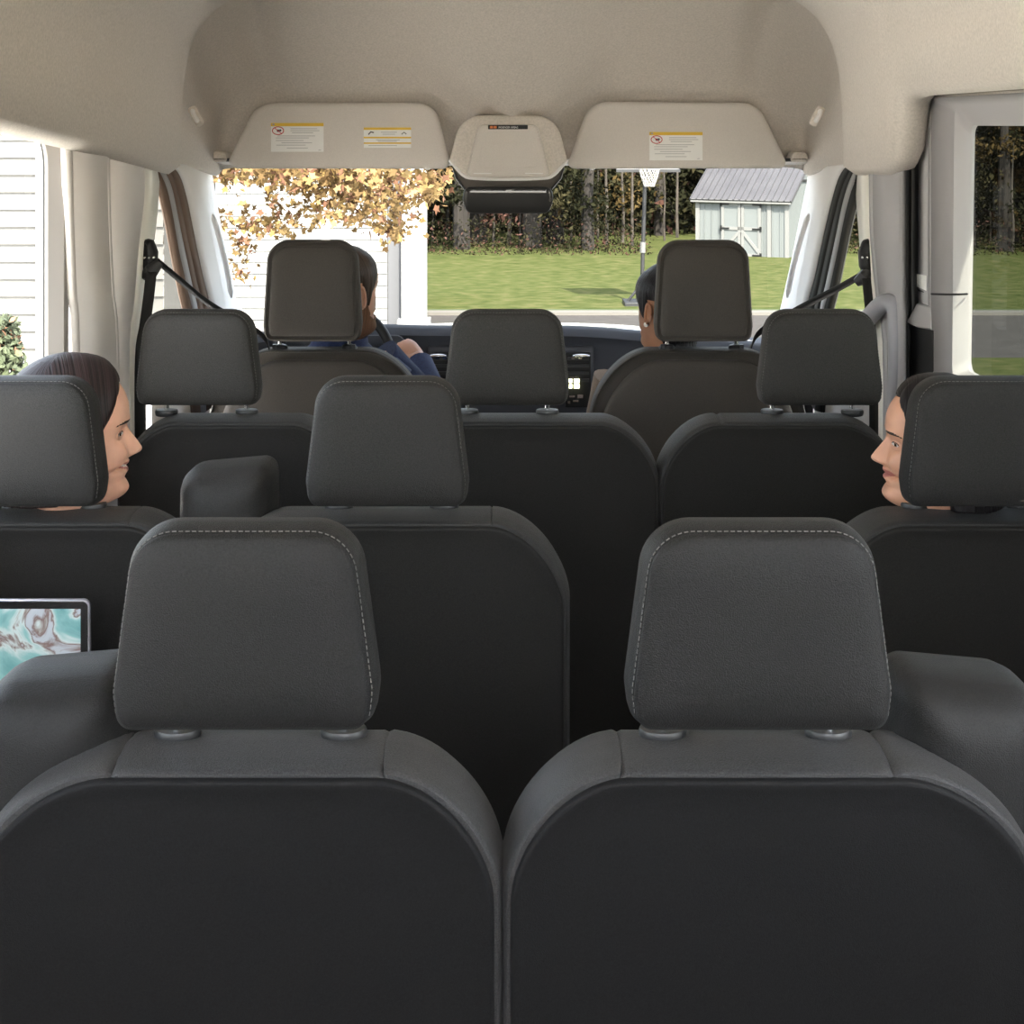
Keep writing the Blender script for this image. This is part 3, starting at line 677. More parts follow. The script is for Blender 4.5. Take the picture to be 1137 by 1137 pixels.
# ---------------------------------------------------------------- seat belts on the door pillars
def belt(s, label):
    if s < 0: gd, b1, arm = (168,284), [(174,290),(205,316),(232,338),(262,356),(292,374),(300,392)], (170,300)
    else: gd, b1, arm = (960.5,284), [(955,307),(932,320),(905,334),(872,352),(842,371),(833,390)], (958,307)
    P = S(gd[0], gd[1], .955*s); root = empty('seat_belt', P); tag(root, label, 'seat belt')
    L = lambda px, py, X, d=0: S(px, py, X*s)+Vector((0,d,0))-P
    sg = 1 if s < 0 else -1
    cor = [(-8,-20),(2,-17),(7,-4),(6,12),(1,22),(-6,23),(-10,8)]
    q = roundpoly([((gd[0]+sg*a-CX)*P.y/F-P.x, -(b-0)*P.y/F, .012) for a, b in cor], 5)
    mb = MB(); slab(mb, q, [(-.022,.016),(-.018,.004),(-.008,.0),(.01,.0)]); mb.obj('height_adjuster', M['black'], root, sharp=50)
    mb = MB()
    for dx in (-5, 0, 5): mb.sphere(((dx)*P.y/F, -.022, -.003), .004, 8, 6)
    mb.obj('screw', M['chrome'], root)
    g = L(arm[0], arm[1], .95)
    mb = MB().tube([g+Vector((.02,-.01,.022)), g+Vector((0,-.02,0)), g+Vector((-.022,-.01,-.016))] if s < 0 else [g+Vector((-.02,-.01,-.016)), g+Vector((0,-.02,0)), g+Vector((.014,-.01,.024))], [.012,.02,.012], 10); mb.obj('d_ring', M['grey_plastic'], root)
    D0 = P.y
    pts = [W(px, py, D0+.02+(i*.045 if i < 5 else .25))-P for i, (px, py) in enumerate(b1)]
    mb = MB(); rows = [[p+Vector((0,-.004,.013)) , p+Vector((0,.010,-.011))] for p in curve_pts(pts, 24)]
    mb.grid(rows); o = mb.obj('webbing', M['black'], root); solid(o, .0015, 0)
    dn = [(arm[0]-2*sg, arm[1]+3),(arm[0]-6*sg, 330),(arm[0]-9*sg, 360),(arm[0]-10*sg,400)] if s < 0 else [(962,309),(964,330),(967,360),(970,400)]
    if s < 0: dn = [(168,302),(165,330),(161,360),(156,400)]
    pts = curve_pts([L(a, b, .945) for a, b in dn]+[L(dn[-1][0], 520, .95)], 20)
    mb = MB().grid([[p+Vector((-.013,-.006,0)), p+Vector((.013,.006,0))] for p in pts]); o = mb.obj('webbing', M['black'], root); solid(o, .0018, 0)
belt(-1, 'black seat belt running from the left door pillar to the driver seat'); belt(1, 'black seat belt running from the right door pillar to the front passenger seat')

# grab handle at the right pillar
P = S(982, 345, .93); root = empty('grab_handle', P); tag(root, 'grey moulded grab handle on the right door pillar beside a headrest', 'handle')
mb = MB().tube(curve_pts([S(958,360,.935)-P, S(968,349,.93)-P, S(978,339,.93)-P, S(988,336,.94)-P, S(994,345,.95)-P, S(996,380,.952)-P, S(995,425,.952)-P, S(992,462,.955)-P], 40), [.018]+[.023]*16+[.021]*22+[.016], 14); mb.obj('grip', mat('handle_grey', (.30,.30,.32), .45), root)
MB().tube([S(962,356,.955)-P, S(958,360,.935)-P], .022, 12).obj('foot', M['black'], root)

# ---------------------------------------------------------------- dashboard, wheel, bonnet
root = empty('dashboard', (0, 5.1, 0)); tag(root, 'dark blue-grey dashboard below the windscreen with centre vents', 'dashboard')
zt = lambda x: smooth_tab([(-1.05,.875),(-.8,.918),(-.55,.938),(-.25,.934),(0,.934),(.25,.931),(.55,.905),(.85,.872),(1.05,.855)], x)
rows = []
for k in range(41):
    x = -1.02+2.04*k/40; z = zt(x)
    rows.append([Vector((x, 5.66-5.1, .80)), Vector((x, 5.45-5.1, z-.11)), Vector((x, 5.15-5.1, z-.022)), Vector((x, 5.02-5.1, z)), Vector((x, 4.985-5.1, z-.006)), Vector((x, 4.97-5.1, z-.018)), Vector((x, 4.985-5.1, z-.03)), Vector((x, 5.0-5.1, z-.06)), Vector((x, 5.0-5.1, .70)), Vector((x, 5.06-5.1, .52)), Vector((x, 5.18-5.1, .30))])
o = MB().grid(rows).obj('fascia', M['dash'], root, sharp=40); solid(o, .01, 1)
D = 4.94; dl = lambda px, py, d=0: W(px, py, D)-Vector((0,5.1,0))+Vector((0,d,0))
def dbox(x0, x1, y0, y1, d0, d1, mb=None):
    a, b = dl(x0, y1), dl(x1, y0); mb = mb or MB(); return mb.box(((a.x+b.x)/2, (d0+d1)/2-.16, (a.z+b.z)/2), (b.x-a.x, d1-d0, b.z-a.z))
o = bev(dbox(474, 660, 386, 480, .03, .12).obj('centre_stack', mat('stack_grey', (.045,.048,.060), .6), root), .012, 3)
for x0, x1, lb in ((478,512,'left'),(628,656,'right')):
    v = bev(dbox(x0, x1, 392, 452 if lb == 'right' else 424, -.008, .02).obj('air_vent', M['black'], root), .003)
    mb = MB()
    for k in range(4): dbox(x0+2, x1-2, 396+k*8, 399.5+k*8, -.016, 0, mb)
    mb.obj('louvres', M['grey_plastic'], v)
    mb = MB(); dbox(x0+6, x0+10, 395, 398, -.019, -.01, mb); dbox(x0+14, x0+18, 395, 398, -.019, -.01, mb); dbox(x0+5, x0+11, 417, 419, -.019, -.01, mb); mb.obj('vent_tab', M['chrome'], v)
mb = MB()
for px in (489, 643): mb.sphere(dl(px, 386.5, -.166), .028, 16, 8, sc=(1,.3,.22))
mb.obj('defroster_knob', M['chrome'], root)
mb = MB(); dbox(631,635,420,424,-.02,-.008,mb); dbox(637,643,420,424,-.02,-.008,mb); dbox(631,635,426,430,-.02,-.008,mb); dbox(637,643,426,430,-.02,-.008,mb)
o = mb.obj('lit_buttons', mat('lit_button', (.8,.85,.5), .4, emit=(1,1,.55), estr=1.2), root); o['label'] = 'yellowish lit buttons on the dashboard'
mb = MB(); dbox(632,638,438,440,-.02,-.008,mb); dbox(641,647,437,441,-.02,-.008,mb); dbox(630,633,444,447,-.02,-.008,mb); dbox(636,642,443,445,-.02,-.008,mb); mb.obj('switches', M['chrome'], root)
MB().tube([(-.57,-.02,.80),(-.57,-.20,.77)], .05, 12).obj('steering_column', M['black'], root)
q = roundpoly([(-.36,.86,.04),(-.36,.92,.05),(-.80,.92,.05),(-.80,.86,.04)], 6); mb = MB(); slab(mb, q, [(-.17,.02),(-.16,.0),(.1,.0)]); mb.obj('instrument_hood', M['dash'], root)

wc = Vector((-.585, 4.84, .845)); root = empty('steering_wheel', wc); root.rotation_euler = (math.radians(-24), 0, 0); tag(root, 'dark steering wheel gripped by the driver with a silver spoke insert', 'steering wheel')
ring = [(.19*math.cos(2*PI*k/64), 0, .19*math.sin(2*PI*k/64)) for k in range(65)]
MB().tube(ring, .0165, 12).obj('rim', M['black'], root)
q = roundpoly([(-.07,-.06,.03),(.07,-.06,.03),(.075,.05,.03),(-.075,.05,.03)], 6); mb = MB(); slab(mb, q, [(-.03,.02),(-.02,.0),(.03,.0)]); mb.obj('hub', M['black'], root)
for s in (-1, 1):
    sp = MB().tube([(s*.06,.0,.01),(s*.18,0,.03)], .018, 10).obj('spoke', M['black'], root)
    MB().tube([(s*.08,-.014,.02),(s*.15,-.010,.03)], .008, 8).obj('spoke_insert', M['chrome'], sp)
MB().tube([(0,-.005,-.05),(0,0,-.18)], .018, 10).obj('spoke', M['black'], root)

root = empty('bonnet', (0, 6.3, .6)); tag(root, 'white van bonnet shining in the sun beyond the dashboard', 'bonnet')
rows = []
for k in range(33):
    x = -1.02+2.04*k/32; e = (abs(x)/1.02)**3
    rows.append([Vector((x*.98, 5.62-6.3, .84-.06*e-.6)), Vector((x, 5.95-6.3, .80-.07*e-.6)), Vector((x, 6.4-6.3, .757-.10*e-.6)), Vector((x*.97, 6.75-6.3, .705-.13*e-.6)), Vector((x*.95, 6.9-6.3, .62-.15*e-.6)), Vector((x*.94, 6.95-6.3, .3-.6))])
o = MB().grid(rows).obj('panel', mat('bonnet_paint', (.75,.75,.75), .25, coat=.5), root); solid(o, .01, 1)

# ---------------------------------------------------------------- tablet in its holder on the seat back
D = 2.43; base = Vector((-.905, 2.49, .60)); root = empty('tablet', base); root.rotation_euler = (0,0,math.radians(0)); tag(root, 'tablet with a turquoise marbled picture on its screen behind the left seat', 'tablet')
X1, Z1, w, h = (99.5-CX)*D/F, ZC-(666-CY)*D/F, .30, .205
tl = lambda x, z: Vector((x-base.x, 0, z-base.z))
def tab(i, y): return [Vector((p.x, y, p.y)) for p in (inset(TQ, i) if i else TQ)]
TQ = roundpoly([(X1-w-base.x, Z1-h-base.z, .012), (X1-base.x, Z1-h-base.z, .012), (X1-base.x, Z1-base.z, .012), (X1-w-base.x, Z1-base.z, .012)], 8)
y0 = D-base.y
MB().loft([tab(.0015,y0), tab(0,y0+.002), tab(0,y0+.008), tab(.003,y0+.010)]).obj('body', mat('tablet_alloy', (.55,.55,.62), .3, .8), root)
MB().loft([tab(.0028,y0-.0008), tab(.0028,y0+.001)]).obj('bezel', mat('bezel_black', (.006,.006,.007), .15), root)
x1, z1 = X1-.0145, Z1-.0145
mm = ramp_mat('marbled_screen', [(.0,(.02,.06,.065)),(.36,(.05,.13,.135)),(.48,(.10,.19,.19)),(.56,(.22,.26,.26)),(.60,(.07,.04,.035)),(.63,(.18,.20,.22)),(.9,(.22,.25,.28))], 13, 9, .3, distort=1.6, emis=.30)
MB().add([(X1-w+.0145-base.x, y0-.0014, Z1-h+.0145-base.z), (x1-base.x, y0-.0014, Z1-h+.0145-base.z), (x1-base.x, y0-.0014, z1-base.z), (X1-w+.0145-base.x, y0-.0014, z1-base.z)], [(0,1,2,3)]).obj('screen', mm, root)
mb = MB().box((X1-w/2-base.x, y0+.055, Z1-h*.6-base.z), (.05,.095,.06)); mb.box((X1-w/2-base.x, y0+.02, Z1-h-base.z-.003), (.2,.03,.012)); bev(mb.obj('holder', M['black'], root), .004)
# ---------------------------------------------------------------- people
def skin_mat(name, c):
    m = ramp_mat(name, [(.3, tuple(v*.92 for v in c)), (.7, tuple(min(1, v*1.06) for v in c))], 30, 3, .5)
    b = m.node_tree.nodes['Principled BSDF']; b.inputs['Subsurface Weight'].default_value = .12; b.inputs['Subsurface Radius'].default_value = (.012,.005,.003); b.inputs['Subsurface Scale'].default_value = .4
    return m
def hair_mat(name, a, b_):
    m = bpy.data.materials.new(name); m.use_nodes = True; nt = m.node_tree; b = nt.nodes['Principled BSDF']; b.inputs['Roughness'].default_value = .45; b.inputs['Specular IOR Level'].default_value = .25
    uv = nt.nodes.new('ShaderNodeUVMap'); uv.uv_map = 'strand'
    mp = nt.nodes.new('ShaderNodeMapping'); mp.inputs['Scale'].default_value = (90, 2.2, 1)
    n = nt.nodes.new('ShaderNodeTexNoise'); n.inputs['Scale'].default_value = 1; n.inputs['Detail'].default_value = 4
    r = nt.nodes.new('ShaderNodeValToRGB'); r.color_ramp.elements[0].position = .35; r.color_ramp.elements[0].color = (*a,1); r.color_ramp.elements[1].position = .7; r.color_ramp.elements[1].color = (*b_,1)
    u = nt.nodes.new('ShaderNodeBump'); u.inputs['Strength'].default_value = .8; u.inputs['Distance'].default_value = .002; L = nt.links.new
    L(uv.outputs['UV'], mp.inputs['Vector']); L(mp.outputs['Vector'], n.inputs['Vector']); L(n.outputs['Fac'], r.inputs['Fac']); L(r.outputs['Color'], b.inputs['Base Color']); L(n.outputs['Fac'], u.inputs['Height']); L(u.outputs['Normal'], b.inputs['Normal'])
    return m
LIP = mat('lips', (.36,.12,.10), .4); EYEW = mat('eye_white', (.5,.47,.45), .3); IRIS = mat('iris', (.03,.018,.01), .1); TEETH = mat('teeth', (.82,.80,.74), .25)
BROW = {}
# head profile tables in units of head height, t = 0 chin .. 1 crown
FRONT = [(-.06,.16),(-.02,.27),(.0,.335),(.03,.395),(.07,.425),(.11,.415),(.145,.395),(.17,.405),(.195,.425),(.215,.418),(.226,.400),(.24,.422),(.262,.432),(.285,.412),(.31,.41),(.38,.405),(.45,.398),(.50,.398),(.54,.412),(.58,.430),(.64,.436),(.70,.430),(.78,.402),(.86,.345),(.93,.25),(.97,.165),(1.0,.0)]
NOSE = [(.275,.0),(.29,.035),(.305,.085),(.322,.112),(.342,.118),(.37,.106),(.41,.084),(.45,.060),(.49,.036),(.53,.014),(.57,0)]
SIDE = [(-.06,.185),(-.02,.195),(.0,.215),(.05,.245),(.1,.262),(.2,.285),(.3,.30),(.4,.312),(.5,.322),(.6,.328),(.7,.325),(.78,.300),(.86,.245),(.93,.17),(.97,.11),(1.0,0)]
BACK = [(-.06,.235),(0,.245),(.1,.265),(.2,.31),(.3,.36),(.4,.405),(.5,.43),(.6,.44),(.7,.425),(.78,.385),(.86,.31),(.93,.215),(.97,.14),(1.0,0)]
def head_pt(t, ph, off=0.0, hair=False, smile=.5):
    """point of the head surface (unit head height, face towards +y); ph = 0 front, + towards the right ear (+x)"""
    tt = max(-.06, min(1, t)); f, a, b = smooth_tab(FRONT, tt), smooth_tab(SIDE, tt), smooth_tab(BACK, tt)
    c, s = math.cos(ph), math.sin(ph)
    if c >= 0:
        n = 2.35; x = a*math.copysign(abs(s)**(2/n), s); y = f*c**(2/n)
        # under the jaw the side is further back
    else: x = a*math.copysign(abs(s)**(2/2.1), s); y = -b*abs(c)**(2/2.1)
    if not hair and c > 0:
        w = smooth_tab([(.27,.050),(.33,.062),(.38,.048),(.46,.032),(.56,.036)], tt); nz = smooth_tab(NOSE, tt) if .275 < tt < .57 else 0
        y += nz*math.exp(-(x/w)**2)
        if .28 < tt < .36: y += .022*math.exp(-((abs(x)-.062)/.022)**2-((tt-.315)/.022)**2)   # wings of the nose
        ex, ez = abs(x)-.135, tt-.475
        y -= .055*math.exp(-(ex/.062)**2-(ez/.040)**2)
        d = (ex/.066)**2+(ez/.034)**2
        if d < 1: y += .034*math.sqrt(1-d)
        y += .016*math.exp(-((abs(x)-.13)/.10)**2-((tt-.575)/.03)**2)                          # brow ridge
        y += .032*smile*math.exp(-((abs(x)-.165)/.06)**2-((tt-.34)/.06)**2)                    # cheek
        y -= .020*smile*math.exp(-((abs(x)-.125)/.025)**2-((tt-.245)/.05)**2)                  # smile fold
        y -= (.05*min(1, (x/.115)**2))*math.exp(-((tt-.228)/.04)**2) if abs(x) < .2 else .05*math.exp(-((tt-.228)/.04)**2)*max(0, 1-(abs(x)-.2)/.06)
    p = Vector((x, y, t))
    if off:
        d = Vector((x, y, (tt-.5)*.9 if tt > .5 else 0)); d.normalize(); p += d*off
    return p

def tube_mesh(paths):
    mb = MB()
    for path, rad, fl, up in paths: mb.tube(path, rad, 14, flat=fl, up=up)
    return mb
def fused(mb, voxel, smooth_it=3):
    """merge closed tubes into one skin"""
    me = bpy.data.meshes.new('tmp'); me.from_pydata(mb.v, [], mb.f); o = bpy.data.objects.new('tmp', me); C.objects.link(o)
    r = o.modifiers.new('r', 'REMESH'); r.mode = 'VOXEL'; r.voxel_size = voxel
    s = o.modifiers.new('s', 'SMOOTH'); s.iterations = smooth_it; s.factor = .5
    dg = bpy.context.evaluated_depsgraph_get(); ev = o.evaluated_get(dg); m2 = ev.to_mesh()
    v = [tuple(p.co) for p in m2.vertices]; f = [tuple(p.vertices) for p in m2.polygons]; ev.to_mesh_clear()
    bpy.data.objects.remove(o); bpy.data.meshes.remove(me); return v, f
def hand_paths(wr, d, nrm, side, curl=.9, sc=1.0):
    """palm, four fingers and thumb from wrist wr along d; nrm = back of the hand; side = +1 thumb towards d x nrm"""
    d = Vector(d).normalized(); nrm = Vector(nrm); nrm = (nrm-d*nrm.dot(d)).normalized(); la = d.cross(nrm)*side; P = []
    k = sc
    P.append(([wr-d*.01, wr+d*.03*k, wr+d*.065*k, wr+d*.088*k], [.026*k,.036*k,.041*k,.036*k], .46, nrm))
    for i, (o, L0, r) in enumerate(((.031,.040,.0095),(.010,.045,.010),(-.011,.041,.0095),(-.030,.032,.0085))):
        p = wr+d*(.080-.004*abs(i-1))*k+la*o*k; a = .25; pts = [p-d*.02*k, p]; rr = [r*k*1.05, r*k*1.1]
        for j, (l, da) in enumerate(((L0, curl*.55), (L0*.62, curl*1.15), (L0*.5, curl*.75))):
            a += da; v = d*math.cos(a)-nrm*math.sin(a); p = p+v*l*k; pts.append(p); rr.append(r*k*(1.0, .92, .72)[j])
        P.append((pts, rr, 1, nrm))
    t0 = wr+d*.022*k+la*.028*k; t1 = t0+(d*.6+la*.75-nrm*.25).normalized()*.042*k; t2 = t1+(d*.85+la*.15-nrm*.5).normalized()*.034*k; t3 = t2+(d*.8-la*.15-nrm*.6).normalized()*.026*k
    P.append(([wr+d*.01*k+la*.012*k, t0, t1, t2, t3], [.016*k,.016*k,.0125*k,.011*k,.008*k], 1, nrm))
    return P

def ear_rows(mb, H, sgn, mi=0):
    """outer ear: curled rim, bowl and lobe"""
    cx = .318*sgn; c = Vector((cx, -.035, .455)); rim = []
    for k in range(25):
        th = -2.2+4.6*k/24; r = 1
        rim.append((c+Vector((sgn*(.018+.03*max(0, math.cos(th-PI*.0))*.0+.02), -.052*math.cos(th)-.012*math.sin(th), .118*math.sin(th))))*H)
    rim = [(c+Vector((sgn*(.022+.012*math.sin(th)**2), .062*math.cos(th)+.016*math.sin(th)*-1-.01, .115*math.sin(th))))*H for th in [(-1.9+5.2*k/30) for k in range(31)]]
    mb.tube(rim, [.010*H]+[.016*H]*29+[.010*H], 8, mi)
    rows = []
    for q in (0,.35,.7,1):
        rows.append([(c+Vector((sgn*(-.002+.020*q), (.062*q)*math.cos(2*PI*k/20)-.012*math.sin(2*PI*k/20)*q-.01, .108*q*math.sin(2*PI*k/20))))*H for k in range(20)])
    mb.grid(rows, cu=True, mi=mi)
    mb.sphere((c+Vector((sgn*.018,.012,-.115)))*H, .028*H, 10, 8, mi, (.5,.9,1))

def person(label, base, H, head, yaw, tilt, skin, hairm, hair_style, top, topname, shoulder_w, ears=(True, True), arms=None, roll=0, smile=.5, teeth=False, brow=(.02,.012,.008), legs=True, hairoff=.045, drop=.055):
    """base = hip point on the seat (world), head = chin-level head axis point (world)"""
    root = empty('person', base); tag(root, label, 'person')
    hp = Vector(head)-Vector(base); hipz = 0
    Rh = Matrix.Rotation(yaw, 3, 'Z') @ Matrix.Rotation(tilt, 3, 'X') @ Matrix.Rotation(roll, 3, 'Y')
    piv = Vector((0,-.03,0))
    def HW(p): return hp+Rh @ (p*H)
    N = 264
    phs = []                                           # finer towards the face
    for j in range(N):
        u = 2*j/N-1; phs.append(PI*(.42*u+.58*u**3))
    ts = [-.06+.0*k for k in range(0)]
    ts = []; t = -.05
    while t < .62: ts.append(t); t += .0058
    while t < .995: ts.append(t); t += .018
    ts.append(.9985)
    mats = [skin, LIP, EYEW, IRIS, BROW.setdefault(brow, mat('eyebrow', brow, .8)), TEETH]
    head_rows = [[HW(head_pt(t, ph, smile=smile)) for ph in phs] for t in ts]
    # torso and neck rings, then the head rings: one continuous surface
    sh = hp.z-drop; tor = []
    def ring(z, a, b, cx=0, cy=0, e=2.3, mix=0):
        R = []
        for ph in phs:
            c, s = math.cos(ph), math.sin(ph); R.append(Vector((cx+a*math.copysign(abs(s)**(2/e), s), cy+b*math.copysign(abs(c)**(2/e), c), z)))
        return R
    sw = shoulder_w
    nk = (0.205*H)
    prof = [(-.10,.13,.10),(-.05,.165,.115),(.06,.16,.105),(.18,.14,.095),(sh-.22,.155,.105),(sh-.12,.17,.11),(sh-.05,sw*.80,.095),(sh-.015,sw*.62,.08),(sh+.01,sw*.40,.068)]
    for z, a, b in prof:
        u = max(0, min(1, (z+.1)/(sh+.1))); tor.append((z, a, b, hp.x*u*.9, (hp.y)*u*.9))
    rows = [ring(*t_) for t_ in tor]
    necktop = HW(Vector((0,-.085,-.10)))
    for q in (.35, .75, 1.0):
        z0 = sh+.01; c0 = Vector((hp.x*.9, hp.y*.9, z0)); c1 = necktop; c = c0.lerp(c1, q); R = []
        r0, r1 = .28*H, .215*H
        for ph in phs:
            a = r0+(r1-r0)*min(1, q*1.3); d = Vector((math.sin(ph)*a, math.cos(ph)*a, 0)); d2 = Rh @ d
            R.append(c+d.lerp(d2, q))
        rows.append(R)
    n0 = len(rows)
    rows += head_rows
    mb = MB()
    k = len(phs); fs = []; base_i = 0
    mb.grid(rows, cu=True)
    # colours of brow, eye and lip as regions of the same skin
    def region(t, ph):
        p = head_pt(t, ph, smile=smile); x, ax = p.x, abs(p.x)
        if math.cos(ph) <= 0: return 0
        ez = t-.475-.004; ex = ax-.135
        if abs(ex) < .056 and abs(ez) < .03:
            lid = .016*(1-(ex/.056)**2)
            if ez > lid*.9 and ez < lid*.9+.010: return 4
            if abs(ez) < lid*.85:
                return 3 if (ex**2+ez**2) < .021**2 else 2
        bz = .552+.020*(1-((ax-.15)/.11)**2)
        if .05 < ax < .245 and abs(t-bz) < .0125*(1 if ax < .19 else max(.2, 1-(ax-.19)/.07)): return 4
        lw = .115+.02*smile; cz = .228+smile*.03*(ax/lw)**2
        if ax < lw:
            u = 1-(ax/lw)**2
            if teeth and abs(t-cz) < .012*u: return 5
            if cz-.040*u < t < cz+.036*u: return 1
        return 0
    nr = len(rows); 
    for i in range(nr-1):
        if i < n0: continue
        t = .5*(ts[i-n0]+ts[min(i-n0+1, len(ts)-1)])
        if t > .62: continue
        for j in range(k):
            ph = .5*(phs[j]+phs[(j+1)%k]) if j < k-1 else PI
            if abs(ph) < 1.5: mb.m[i*k+j] = region(t, ph)
    # ears
    for sgn, on in ((1, ears[0]), (-1, ears[1])):
        if on:
            e = MB(); ear_rows(e, 1.0, sgn); mb.add([HW(Vector(p)) for p in e.v], e.f, 0)
    sleeves = MB()
    if arms:
        for (S0, E0, W0, hd, hn, side, curl, hs) in arms:
            S0, E0, W0 = [Vector(q)-Vector(base) for q in (S0, E0, W0)]
            P = [([S0, S0.lerp(E0,.5), E0, E0.lerp(W0,.35), W0, W0+Vector(hd).normalized()*.02], [.05,.045,.038,.037,.027,.026], 1, None)]+hand_paths(W0, hd, hn, side, curl, hs)
            v, f = fused(tube_mesh(P), .0045, 2); mb.add(v, f, 0)
            u = (W0-E0).normalized()
            pts = [S0+Vector((0,0,.0)), S0.lerp(E0,.3), S0.lerp(E0,.7), E0, E0.lerp(W0,.4), W0-u*.035, W0-u*.012, W0-u*.010]
            sleeves.tube(pts, [.075,.066,.057,.054,.050,.043,.042,.030], 18)
    body = mb.obj('body', mats, root, sharp=None)
    # clothing
    cl = MB(); cr = []
    for (z, a, b, cx, cy) in tor[:-1]: cr.append(ring(z, a+.014, b+.014, cx, cy))
    zc = tor[-1]; cr.append(ring(zc[0]-.008, zc[1]*.98+.012, zc[2]+.014, zc[3], zc[4])); cr.append(ring(sh+.030, .28*H+.012, .28*H+.012, hp.x*.92, hp.y*.92-.006)); cr.append(ring(sh+.050, .255*H+.014, .255*H+.014, hp.x*.94, hp.y*.94-.010))
    cr.append(ring(sh+.049, .245*H+.008, .245*H+.008, hp.x*.94, hp.y*.94-.010))
    cl.loft(cr, True, False)
    if sleeves.v: cl.add(sleeves.v, sleeves.f)
    cl.obj(topname, top, root, sharp=60)
    if legs:
        lg = MB()
        for s in (-1, 1): lg.tube([(s*.09,.0,-.02),(s*.10,.18,.01),(s*.11,.40,.02),(s*.11,.44,-.02),(s*.11,.43,-.18),(s*.11,.42,-.40)], [.10,.092,.072,.068,.058,.045], 14)
        lg.obj('trousers', M['denim'], root)
        for s in (-1, 1):
            q = MB().loft([[Vector((s*.11+w*math.cos(2*PI*k/16), .44+l*math.sin(2*PI*k/16)+dy, z)) for k in range(16)] for w, l, z, dy in ((.046,.13,-.455,.03),(.05,.135,-.445,.03),(.045,.12,-.42,.03),(.038,.06,-.38,-.01))]); q.obj('shoe', M['black'], root)
    # hair
    hs = HAIR[hair_style]; tmin = hs['tmin']; hr = []; hts = []
    t = tmin
    while t < .9: hts.append(t); t += .011
    hts += [.92,.94,.96,.975,.988,.997]
    NH = 320; hph = [2*PI*j/NH-PI for j in range(NH)]
    uv = []
    hm = MB()
    for t in hts:
        R = []
        for ph in hph:
            o = hs['off'](t, ph)*hairoff/.045
            dl_ = t-hs['line'](abs(ph), ph); o = .010+(o-.010)*max(0, min(1, dl_/.09))**.7 if abs(ph) < 1.9 else o
            o += (.003*math.sin(ph*37+t*3)+.002*math.sin(ph*71-t*5))*max(0, min(1, (.8-t)/.25))
            p = head_pt(max(t, hs.get('hang', .12)), ph, o, hair=True); p.z = t+(p.z-max(t, hs.get('hang', .12)))
            if t < hs.get('hang', .12): p.y -= (hs.get('hang',.12)-t)*.12
            R.append(HW(p))
        hr.append(R)
    hm.grid(hr, cu=True, keep=lambda i, j: hts[i] > hs['line'](abs(hph[j]), hph[j]))
    hm.f.append(tuple((len(hts)-1)*NH+q for q in range(NH))); hm.m.append(0)
    ho = hm.obj('hair', hairm, root, sharp=None)
    ul = ho.data.uv_layers.new(name='strand')
    for poly in ho.data.polygons:
        for li in poly.loop_indices:
            vi = ho.data.loops[li].vertex_index; i, j = divmod(vi, NH); q = head_pt(max(hts[i], .12), hph[j], .03, True); wq = max(0, min(1, (abs(hph[j])-2.1)/.6)); ul.data[li].uv = ((q.y*(1-wq)+(q.x-.45*(1 if q.x > 0 else -1))*wq)*.9+.06*hts[i], hts[i]*.6+abs(q.x)*.6)
    solid(ho, .008, -1)
    return root, HW, ho

def lin(pts): return lambda a, ph=None: interp(pts, math.degrees(a))
HAIR = {
 'long': dict(tmin=.06, hang=.42, off=lambda t, ph: .045+.02*max(0, min(1, (t-.7)/.2)), line=lambda a, ph: interp([(0,.845),(25,.83),(45,.745),(58,.62),(70,.47),(80,.36),(90,.20),(98,-.05),(106,-.75)], math.degrees(a))),
 'tied': dict(tmin=.0, off=lambda t, ph: .036, line=lambda a, ph: interp([(0,.84),(30,.80),(50,.70),(66,.56),(76,.42),(84,.36),(88,.40),(93,.60),(108,.60),(118,.36),(128,.12),(150,.05),(180,.03)], math.degrees(a))),
 'short': dict(tmin=.0, off=lambda t, ph: .034, line=lambda a, ph: interp([(0,.84),(30,.82),(50,.74),(62,.62),(70,.50),(78,.34),(86,.34),(92,.60),(110,.60),(118,.34),(130,.14),(180,.08)], math.degrees(a))),
}
SK1 = skin_mat('skin_light', (.64,.36,.25)); SK2 = skin_mat('skin_warm', (.55,.29,.19)); SK3 = skin_mat('skin_brown', (.36,.175,.10)); SK4 = skin_mat('skin_fair', (.52,.28,.19))
HR1 = hair_mat('hair_dark_brown', (.006,.004,.004), (.034,.020,.020)); HR2 = hair_mat('hair_black', (.005,.004,.005), (.013,.010,.011)); HR3 = hair_mat('hair_brown', (.025,.016,.011), (.07,.045,.03)); HR4 = hair_mat('beard_brown', (.09,.04,.02), (.20,.10,.055))

# woman on the left, third row from the front
Dh = 2.72; H = .250
nose = W(161.5, 499, Dh)
fw = math.radians(-68)                                # facing right, a little away
chin_z = W(0, 549, Dh).z
ax = nose-Vector((math.sin(-fw), math.cos(fw), 0))*(.545*H)
head = Vector((ax.x, ax.y, chin_z))
person('smiling woman with long dark hair in profile on the left, looking right', (max(head.x, -.775), 2.84, .46), H, head, fw, math.radians(1), SK1, HR1, 'long', M['grey_cloth'], 'sweater', .20, ears=(False, False),
       arms=[((head.x-.09, 2.86, .78),(head.x-.10, 2.94,.58),(head.x-.04,3.10,.54),(1,.6,-.2),(0,0,1),1,.5,1),((head.x+.16, 2.84, .79),(head.x+.20,2.94,.58),(head.x+.10,3.12,.54),(-.8,.6,-.2),(0,0,1),-1,.5,1)], smile=1.0, teeth=True, hairoff=.058, drop=.115)
